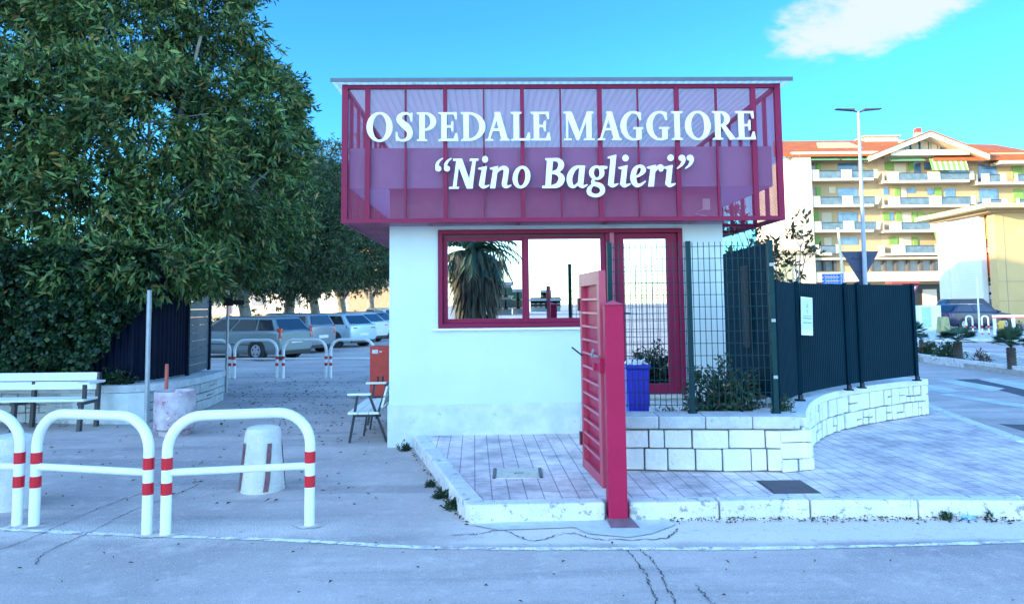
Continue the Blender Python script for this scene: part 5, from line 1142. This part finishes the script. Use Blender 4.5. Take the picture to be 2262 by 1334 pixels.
for (x0_, y0_, x1_, y1_) in ((262, 366, 438, 390), (470, 366, 642, 390), (780, 372, 985, 395)):
    a, c = c4(x0_, y1_, YF-1.8), c4(x1_, y0_, YF-1.2); MB().hexa([(a.x, YF-1.85, a.z), (c.x, YF-1.85, a.z), (c.x, YF-1.8, a.z), (a.x, YF-1.8, a.z), (a.x, YF-.9, c.z), (c.x, YF-.9, c.z), (c.x, YF-.85, c.z), (a.x, YF-.85, c.z)]).build('green_awning', awn, AB, world=True)
# mezzanine and ground floor
wb(MB(), 235, 1100, 1215, 1172, YF, 1.5, 0).build('fascia', white_r, AB, world=True)
wb(MB(), 260, 1008, 1212, 1032, YF, 1.2, 0).build('mezzanine_slab', white_r, AB, world=True)
openings([(265, 1034, 340, 1096), (345, 1034, 408, 1096), (650, 1034, 725, 1096), (735, 1034, 800, 1096), (810, 1034, 875, 1096), (888, 1034, 1035, 1096), (1048, 1034, 1205, 1096)], pm('office_glass', (.30, .33, .32), (.16, .19, .20), .5, .2), 'office_window')
dmul = pm('darkmull', (.10, .09, .09))
for x in (262, 342, 410, 650, 730, 805, 882, 962, 1042, 1125, 1208): p = c4(x, 1096, YF); q = c4(x, 1034, YF); MB().box(p.x-.15, p.x+.15, YF-.5, YF-.07, p.z, q.z).build('mullion', dmul, AB, world=True)
openings([(860, 1180, 950, 1330), (960, 1180, 1210, 1330)], 'black_trim', 'shop_opening')
openings([(980, 1215, 1060, 1330), (1110, 1180, 1120, 1330), (1145, 1180, 1155, 1330)], white_r, 'shop_counter', .3)
openings([(1160, 1175, 1220, 1265)], pm('shopglass', (.05, .11, .11), (.02, .04, .04), .8, .1), 'shop_window', .35)
wb(MB(), 700, 1168, 868, 1182, YF, 3.0, -1.5).build('red_shop_awning', pm('redawn', (.62, .06, .07)), AB, world=True)
# small pale building left of the block
p0, p1 = AT(1660, 632, 66), AT(1792, 560, 66); t = thing('low_building', 'low blank white building seen behind the sparse tree', 'building', ((p0.x+p1.x)/2, 68, 0)); MB().box(p0.x, p1.x, 66, 72, 0, p1.z).build('wall', white_r, t, world=True); MB().box(p0.x-.3, p1.x+.3, 65.7, 72.3, p1.z+.003, p1.z+.25).build('roof', cream, t, world=True)
MB().box(p0.x+2.6, p0.x+3.6, 65.9, 66.0, p1.z-2.4, p1.z-.8).build('window', pm('yellowblind', (.55, .50, .25)), t, world=True)

# ochre building at the right edge
OB = thing('commercial_building', 'ochre commercial building with a thin overhanging flat roof at the right edge', 'building', (36, 55, 0)); och = pm('ochre', (.56, .39, .17), (.50, .34, .15), .35, .85, spots=[((.62, .48, .27), .5, .6)]); gryw = pm('greywhite', (.66, .67, .62), (.60, .61, .57), .3, .85)
zr = AT(2195, 462, 53).z; XR = 34.55
MB().box(XR+.45, 52, 53.4, 54.2, 0, zr).build('front_wall', och, OB, world=True)
b = MB(); b.box(XR+.3, XR+.72, 54.9, 58.7, 0, zr); b.build('side_wall', gryw, OB, world=True)
b = MB(); b.box(XR+.1, XR+1.0, 58.7, 60.1, 0, zr-.1); b.build('rear_pier', gryw, OB, world=True)
MB().box(XR+.9, XR+1.3, 54.25, 56.4, 0, zr).build('recess', 'black_trim', OB, world=True)
MB().box(XR-1.0, 53, 52.0, 61.3, zr+.003, zr+.32).build('roof', pm('roofochre', (.66, .52, .26), None, .5, .8), OB, world=True)
MB().box(XR-.2, 52.2, 53.0, 60.6, zr-.22, zr).build('soffit', pm('soffito', (.48, .30, .14), None, .5, .8), OB, world=True)
# stacked shop signs in the recess
sgx = XR+.89; cols_ = [((.62, .40, .12), 6.3, 7.0), ((.70, .50, .10), 5.5, 6.3), ((.40, .18, .12), 5.0, 5.45), ((.55, .42, .30), 4.6, 4.95), ((.70, .12, .05), 3.2, 4.5), ((.42, .22, .12), 2.55, 3.15), ((.78, .72, .62), 2.0, 2.45), ((.75, .72, .70), .3, 1.85)]
for c_, za, zb_ in cols_: MB().box(sgx-.05, sgx, 54.3, 56.2, za*1.13, zb_*1.13).build('shop_sign', pm('shopsign', c_, None, 3, .5), OB, world=True)
b = MB()
for k in range(9): z = .45+k*.15; b.box(sgx-.062, sgx-.052, 54.7+.06*(k % 2), 55.6+.08*((k*3) % 4), z, z+.07)
b.box(sgx-.063, sgx-.053, 54.4, 54.6, .4, 1.3); b.box(sgx-.062, sgx-.052, 54.6, 55.8, 3.05, 3.35).build('sign_marks', 'black_trim', OB, world=True)
b = MB()
for z in (3.0, 1.6): b.box(XR+.45, 52, 53.385, 53.399, z, z+.03)
for x in (35.65, 38.5, 42): b.box(x, x+.03, 53.386, 53.398, 0, zr-.3)
b.build('panel_joints', pm('joint', (.30, .25, .2)), OB, world=True)
b = MB()
for k in range(22): b.box(XR+.29, XR+.299, 55.7, 58.5, .6+k*.18, .62+k*.18)
b.build('shutter_slats', pm('slat', (.52, .55, .54)), OB, world=True)

# ------------------------------------------------------------------ added unseen blocks that cast the forecourt's shade, and far buildings
def block(name, label, x0, x1, y0, y1, h, mat, nx, ny, face='x1', rz=0):
    t = thing(name, label, 'building', ((x0+x1)/2, (y0+y1)/2, 0)); MB().box(x0, x1, y0, y1, 0, h).build('wall', mat, t, world=True); MB().box(x0-.3, x1+.3, y0-.3, y1+.3, h+.003, h+.5).build('roof', 'concrete', t, world=True)
    for j in range(ny):
        z0_ = 1.2+j*(h-1)/ny; b = MB(); q = MB()
        for i in range(nx):
            u = (i+.5)/nx
            if face == 'x1': yc = y0+(y1-y0)*u; b.box(x1-.02, x1+.04, yc-.6, yc+.6, z0_, z0_+1.3); q.box(x1+.003, x1+.2, yc-.75, yc+.75, z0_-.12, z0_-.003)
            else: xc = x0+(x1-x0)*u; b.box(xc-.6, xc+.6, y1-.02, y1+.04, z0_, z0_+1.3); q.box(xc-.8, xc+.8, y1+.003, y1+.9, z0_-.2, z0_-.003)
        b.build('window_row', 'car_glass', t, world=True); q.build('sill_row', white_r, t, world=True)
    return t
block('shade_block', 'long pale three storey block added out of frame to the left to shade the forecourt', -42, -27, -14, 13, 11.6, pm('shade_block_wall', (.66, .64, .60)), 14, 3)
block('shade_block', 'taller pale block added out of frame to the left to shade the ochre building', -42, -27, 13.6, 31.5, 18.6, pm('shade_block_wall2', (.62, .60, .56)), 6, 5)
def rblock(label, pxl, pxr, pyt, Y, mat, nx, ny):
    a = mirror(pxl, pyt, Y); c = mirror(pxr, pyt, Y); block('apartment_block', label, min(a.x, c.x), max(a.x, c.x), min(a.y, c.y)-8, min(a.y, c.y), a.z, mat, nx, ny, 'y1')
rblock('beige block across the road, mirrored beside the palm in the left window pane', 1090, 1130, 630, 120, pm('blk1', (.34, .33, .31)), 3, 2)
rblock('grey block across the road, mirrored near the window mullion', 1132, 1156, 645, 130, pm('blk2', (.30, .34, .35)), 2, 2)
rblock('pale striped low tower, mirrored in the right window pane', 1196, 1216, 646, 190, pm('blk3', (.52, .62, .60)), 3, 4)
rblock('broad pale block, mirrored below the striped tower in the right pane', 1172, 1238, 665, 170, pm('blk4', (.48, .58, .56)), 6, 2)
# cream ward behind the car park trees
WB_ = thing('ward_building', 'sunlit cream hospital ward behind the car park trees', 'building', (-14, 64, 0)); MB().box(-46, 4, 62, 74, 0, 6.2).build('wall', pm('wardcream', (.74, .68, .58), (.68, .62, .53), .3, .85), WB_, world=True)
MB().box(-46.5, 4.5, 61.4, 74.5, 6.203, 6.6).build('roof', cream, WB_, world=True); MB().box(-46, 4, 61.9, 61.995, .8, 1.2).build('base_course', pm('pinkbase', (.55, .38, .30)), WB_, world=True)
for k, x in enumerate((-25.6, -21.8, -18.9, -14.2, -10.5)): MB().box(x, x+1.0, 61.93, 61.99, 1.9, 3.5).build('window', pm('wgl', (.35, .36, .38), None, 2, .2), WB_, world=True)
MB().box(-24.6, -23.4, 61.9, 61.99, 3.3, 3.6).box(-23.8, -23.6, 61.9, 61.99, 1.0, 2.6).build('red_notice', pm('rednot', (.6, .10, .09)), WB_, world=True)
MB().box(-13.4, -9.0, 60.6, 61.99, 0, 3.2).build('porch', pm('porch', (.55, .40, .26)), WB_, world=True)
t = bush('hedge', 'low clipped hedge between the car park and the cream ward', 'hedge', (-15, 57, .15), 13, .8, 1.0, 2600, .2, 'far_leaf')
t = bush('hedge', 'short hedge left of the nearest car park ficus', 'hedge', (-15.8, 35, .15), 2.2, .8, .75, 500, .14, 'far_leaf')

# ------------------------------------------------------------------ cars
def car(label, paint, L=4.3, Wd=1.76, Hh=1.46, hood=.95, kind='hatch', loc=(0, 0), heading=0, group=None, rimc='rim'):
    t = thing('parked_car', label, 'car', (loc[0], loc[1], 0), heading, group); w_ = Wd/2; fw = hood if kind != 'van' else hood*.75; hb = .93 if Hh < 1.5 else 1.0
    # x forward: front +L/2
    X = lambda f: L/2-f*L
    if kind == 'estate': g_ = [X(.20), X(.40), X(.90), X(.985)]
    elif kind == 'van': g_ = [X(.20), X(.34), X(.93), X(.985)]
    elif kind == 'suv': g_ = [X(.24), X(.40), X(.88), X(.975)]
    else: g_ = [X(.24), X(.43), X(.84), X(.965)]
    st = [(0, .30, .56, .60, .80), (.02, .22, .62, .68, .90), (.07, .19, .70, hb*.80, .97), (.16, .18, .76, hb*.88, 1.0), (.26, .18, .80, hb*.97, 1.0), (.5, .18, .82, hb, 1.0), (.8, .18, .84, hb*1.03, 1.0), (.93, .20, .84, hb*1.04, .98), (.985, .26, .82, hb*1.03, .93), (1, .32, .78, hb*.98, .86)]
    b = MB(); sec = []
    for f_, zb_, zm, zs, kw in st:
        x = X(f_); ww = w_*kw
        sec.append([(x, -ww*.86, zb_), (x, -ww, zb_+.14), (x, -ww, zm*.85), (x, -ww*.985, zs-.05), (x, -ww*.93, zs), (x, 0, zs+.03), (x, ww*.93, zs), (x, ww*.985, zs-.05), (x, ww, zm*.85), (x, ww, zb_+.14), (x, ww*.86, zb_)])
    k = len(sec[0])
    for s in sec: b.v += s
    for i in range(len(sec)-1):
        for j in range(k): b.f.append((i*k+j, i*k+(j+1) % k, (i+1)*k+(j+1) % k, (i+1)*k+j))
    b.f.append(tuple(range(k))[::-1]); b.f.append(tuple((len(sec)-1)*k+j for j in range(k)))
    body = b.build('body', paint, t, smooth=True, bevel=.03)
    zr_ = Hh; wb_ = w_*.92; wr_ = w_*.70
    base = [(g_[0], hb*.96), (g_[1], zr_), ((g_[1]+g_[2])/2, zr_+.015), (g_[2], zr_-.04), (g_[3], hb*1.02)]
    b = MB(); B0 = [(g_[0], -wb_, hb*.95), (g_[0], wb_, hb*.95), (g_[3], wb_, hb*1.0), (g_[3], -wb_, hb*1.0)]
    T0 = [(g_[1], -wr_, zr_-.03), (g_[1], wr_, zr_-.03), (g_[2], wr_, zr_-.06), (g_[2], -wr_, zr_-.06)]
    T1 = [(g_[1]-.1, -wr_*.8, zr_), (g_[1]-.1, wr_*.8, zr_), (g_[2]+.1, wr_*.8, zr_-.02), (g_[2]+.1, -wr_*.8, zr_-.02)]
    b.add(B0+T0+T1, [(0, 1, 5, 4), (1, 2, 6, 5), (2, 3, 7, 6), (3, 0, 4, 7), (4, 5, 9, 8), (5, 6, 10, 9), (6, 7, 11, 10), (7, 4, 8, 11), (8, 9, 10, 11)])
    b.build('roof', paint, t, smooth=True, bevel=.035)
    def lerp3(a, c, u): return tuple(a[i]+(c[i]-a[i])*u for i in range(3))
    def panel(nm, A, B_, C_, D_, m0=.06, m1=.06, m2=.1, m3=.1, off=(0, 0, 0), par=None):
        # A,B bottom ; D,C top ; margins left,right,bottom,top
        def pt(u, v): return tuple(np.array(lerp3(lerp3(A, B_, u), lerp3(D_, C_, u), v))+np.array(off))
        b = MB().add([pt(m0, m2), pt(1-m1, m2), pt(1-m1, 1-m3), pt(m0, 1-m3)], [(0, 1, 2, 3)]); o = b.build(nm, 'car_glass', par or t)
        s = o.modifiers.new('s', 'SOLIDIFY'); s.thickness = .012; s.offset = 0; return o
    panel('windscreen', B0[1], B0[0], T0[0], T0[1], .07, .07, .08, .06, (.012, 0, .012))
    panel('rear_window', B0[3], B0[2], T0[2], T0[3], .09, .09, .14, .12, (-.014, 0, .01))
    n3 = 3 if kind in ('estate', 'suv') else 2; cuts = {2: [0, .52, 1], 3: [0, .40, .74, 1]}[n3]
    for sy in (-1, 1):
        a_, c_, d_, e_ = (B0[0], B0[3], T0[3], T0[0]) if sy < 0 else (B0[1], B0[2], T0[2], T0[1])
        for i in range(n3): 
            u0, u1 = cuts[i], cuts[i+1]; panel('side_window', lerp3(a_, c_, u0), lerp3(a_, c_, u1), lerp3(e_, d_, u1), lerp3(e_, d_, u0), .16 if i == 0 else .05, .05 if i < n3-1 else .14, .12, .14, (0, sy*.012, .004))
    wr = .315; 
    for fx in (.19, .80):
        for sy in (-1, 1):
            x = X(fx); MB().tube([(x, sy*(w_-.16), wr+.01), (x, sy*(w_+.006), wr+.01)], wr+.055, 22).build('wheel_arch', 'black_trim', t)
            wh = MB().tube([(x, sy*(w_-.20), wr), (x, sy*(w_+.004), wr), (x, sy*(w_+.016), wr)], [wr, wr, wr-.03], 22).build('wheel', 'tyre', t)
            MB().tube([(x, sy*(w_+.012), wr), (x, sy*(w_+.024), wr)], wr*.64, 18).build('rim', rimc, wh)
            q = MB()
            for a in range(5): aa = 2*math.pi*a/5+.3; q.tube([(x+.13*math.cos(aa), sy*(w_+.02), wr+.13*math.sin(aa)), (x+.13*math.cos(aa), sy*(w_+.027), wr+.13*math.sin(aa))], .034, 7)
            q.build('rim_opening', 'black_trim', wh)
    for sy in (-1, 1):
        if kind in ('estate', 'van'): MB().hexa([(-L/2+.005, sy*w_*.80-.07, .72), (-L/2+.10, sy*w_*.90-.02, .72), (-L/2+.12, sy*w_*.90+.02, .72), (-L/2-.01, sy*w_*.80+.07, .72), (-L/2+.02, sy*w_*.78-.07, 1.04), (-L/2+.13, sy*w_*.88-.02, 1.04), (-L/2+.15, sy*w_*.88+.02, 1.04), (-L/2+.01, sy*w_*.78+.07, 1.04)]).build('tail_light', 'tail_light', t)
        else: MB().hexa([(-L/2-.012, sy*w_*.62-.13, .80), (-L/2+.22, sy*w_*.93-.05, .83), (-L/2+.22, sy*w_*.96+.02, .83), (-L/2-.012, sy*w_*.62+.13, .80), (-L/2+.01, sy*w_*.62-.12, .90), (-L/2+.24, sy*w_*.93-.05, .93), (-L/2+.24, sy*w_*.945+.02, .93), (-L/2+.01, sy*w_*.62+.12, .90)]).build('tail_light', 'tail_light', t)
        MB().box(L/2-.10, L/2+.0, sy*w_*.66-.15, sy*w_*.66+.15, .62, .74).build('headlight', 'plate', t)
        MB().box(g_[0]-.28, g_[0]-.12, sy*(w_+.09)-.08, sy*(w_+.09)+.08, hb*.95, hb*.95+.13).build('mirror', paint, t, bevel=.02)
    MB().box(-L/2-.015, -L/2+.03, -.26, .26, .56 if kind != 'hatch' else .50, .67 if kind != 'hatch' else .61).build('number_plate', 'plate', t)
    MB().box(-L/2+.01, -L/2+.10, -w_*.82, w_*.82, .20, .36).build('bumper_trim', 'black_trim', t); MB().box(L/2-.12, L/2-.02, -w_*.75, w_*.75, .18, .34).build('bumper_trim', 'black_trim', t)
    b = MB()
    for sy in (-1, 1): b.box(X(.74), X(.30), sy*w_-.006, sy*w_+.006, .50, .53)
    b.build('side_moulding', 'black_trim', t)
    return t
def paint(n_, c_, metal=.3): return pm(n_, c_, tuple(x*.95 for x in c_), 1, .28, metal=metal, coat=.6)
gC = 'cars in the hospital car park'
def rear_at(px, py, head, L, side=0):
    p = G(px, py); return (p.x+math.cos(head)*L/2, p.y+math.sin(head)*L/2)
hd = R(180-26)
car('grey green estate car with its pale tailgate towards the lane, nearest in the car park', paint('p_grey', (.20, .25, .26)), 4.6, 1.76, 1.44, kind='estate', loc=(-9.25, 25.75), heading=hd, group=gC)
car('small boxy dark grey car parked between the estate and the light blue hatchback', paint('p_dgrey', (.22, .25, .28)), 3.55, 1.62, 1.50, kind='van', loc=(-8.75, 28.9), heading=hd, group=gC)
car('light blue curvy hatchback with dark wheels', paint('p_lblue', (.46, .62, .68)), 4.1, 1.76, 1.44, loc=(-8.05, 32.7), heading=R(180-32), group=gC, rimc='black_trim')
car('white hatchback behind the light blue one', paint('p_white', (.66, .70, .74), 0), 4.0, 1.72, 1.45, loc=(-8.2, 36.6), heading=hd, group=gC)
car('silver car in the car park just before the farthest one', paint('p_silver', (.48, .50, .54)), 4.2, 1.74, 1.45, loc=(-8.4, 40.2), heading=hd, group=gC)
car('farthest white car in the car park, with tall red tail lights', paint('p_white2', (.74, .76, .78), 0), 4.2, 1.74, 1.62, kind='van', loc=(-8.0, 45), heading=R(125), group=gC)
gD = 'cars parked across the far road'
car('dark navy hatchback side on beyond the median', paint('p_navy', (.018, .022, .07)), 4.55, 1.80, 1.50, loc=(27.4, 44.4), heading=R(12), group=gD)
car('black off-roader behind the navy hatchback', paint('p_black', (.03, .035, .05)), 4.5, 1.86, 1.82, kind='suv', loc=(30.4, 49.2), heading=R(-4), group=gD)
car('white hatchback seen from behind next to the green fence end', paint('p_white3', (.74, .76, .78), 0), 3.9, 1.70, 1.46, loc=(22.2, 44), heading=R(72), group=gD)
car('white car with only its roof showing above the white cabinet', paint('p_white4', (.74, .76, .78), 0), 4.3, 1.74, 1.50, loc=(27.0, 52.5), heading=R(60), group=gD)
car('white car in the row behind, left of the shop opening', paint('p_white5', (.76, .77, .78), 0), 4.3, 1.74, 1.5, loc=(28.5, 61), heading=R(20), group=gD)
car('pale car in the back row behind the off-roader', paint('p_white6', (.70, .71, .70), 0), 4.4, 1.76, 1.5, loc=(33.3, 64), heading=R(10), group=gD)
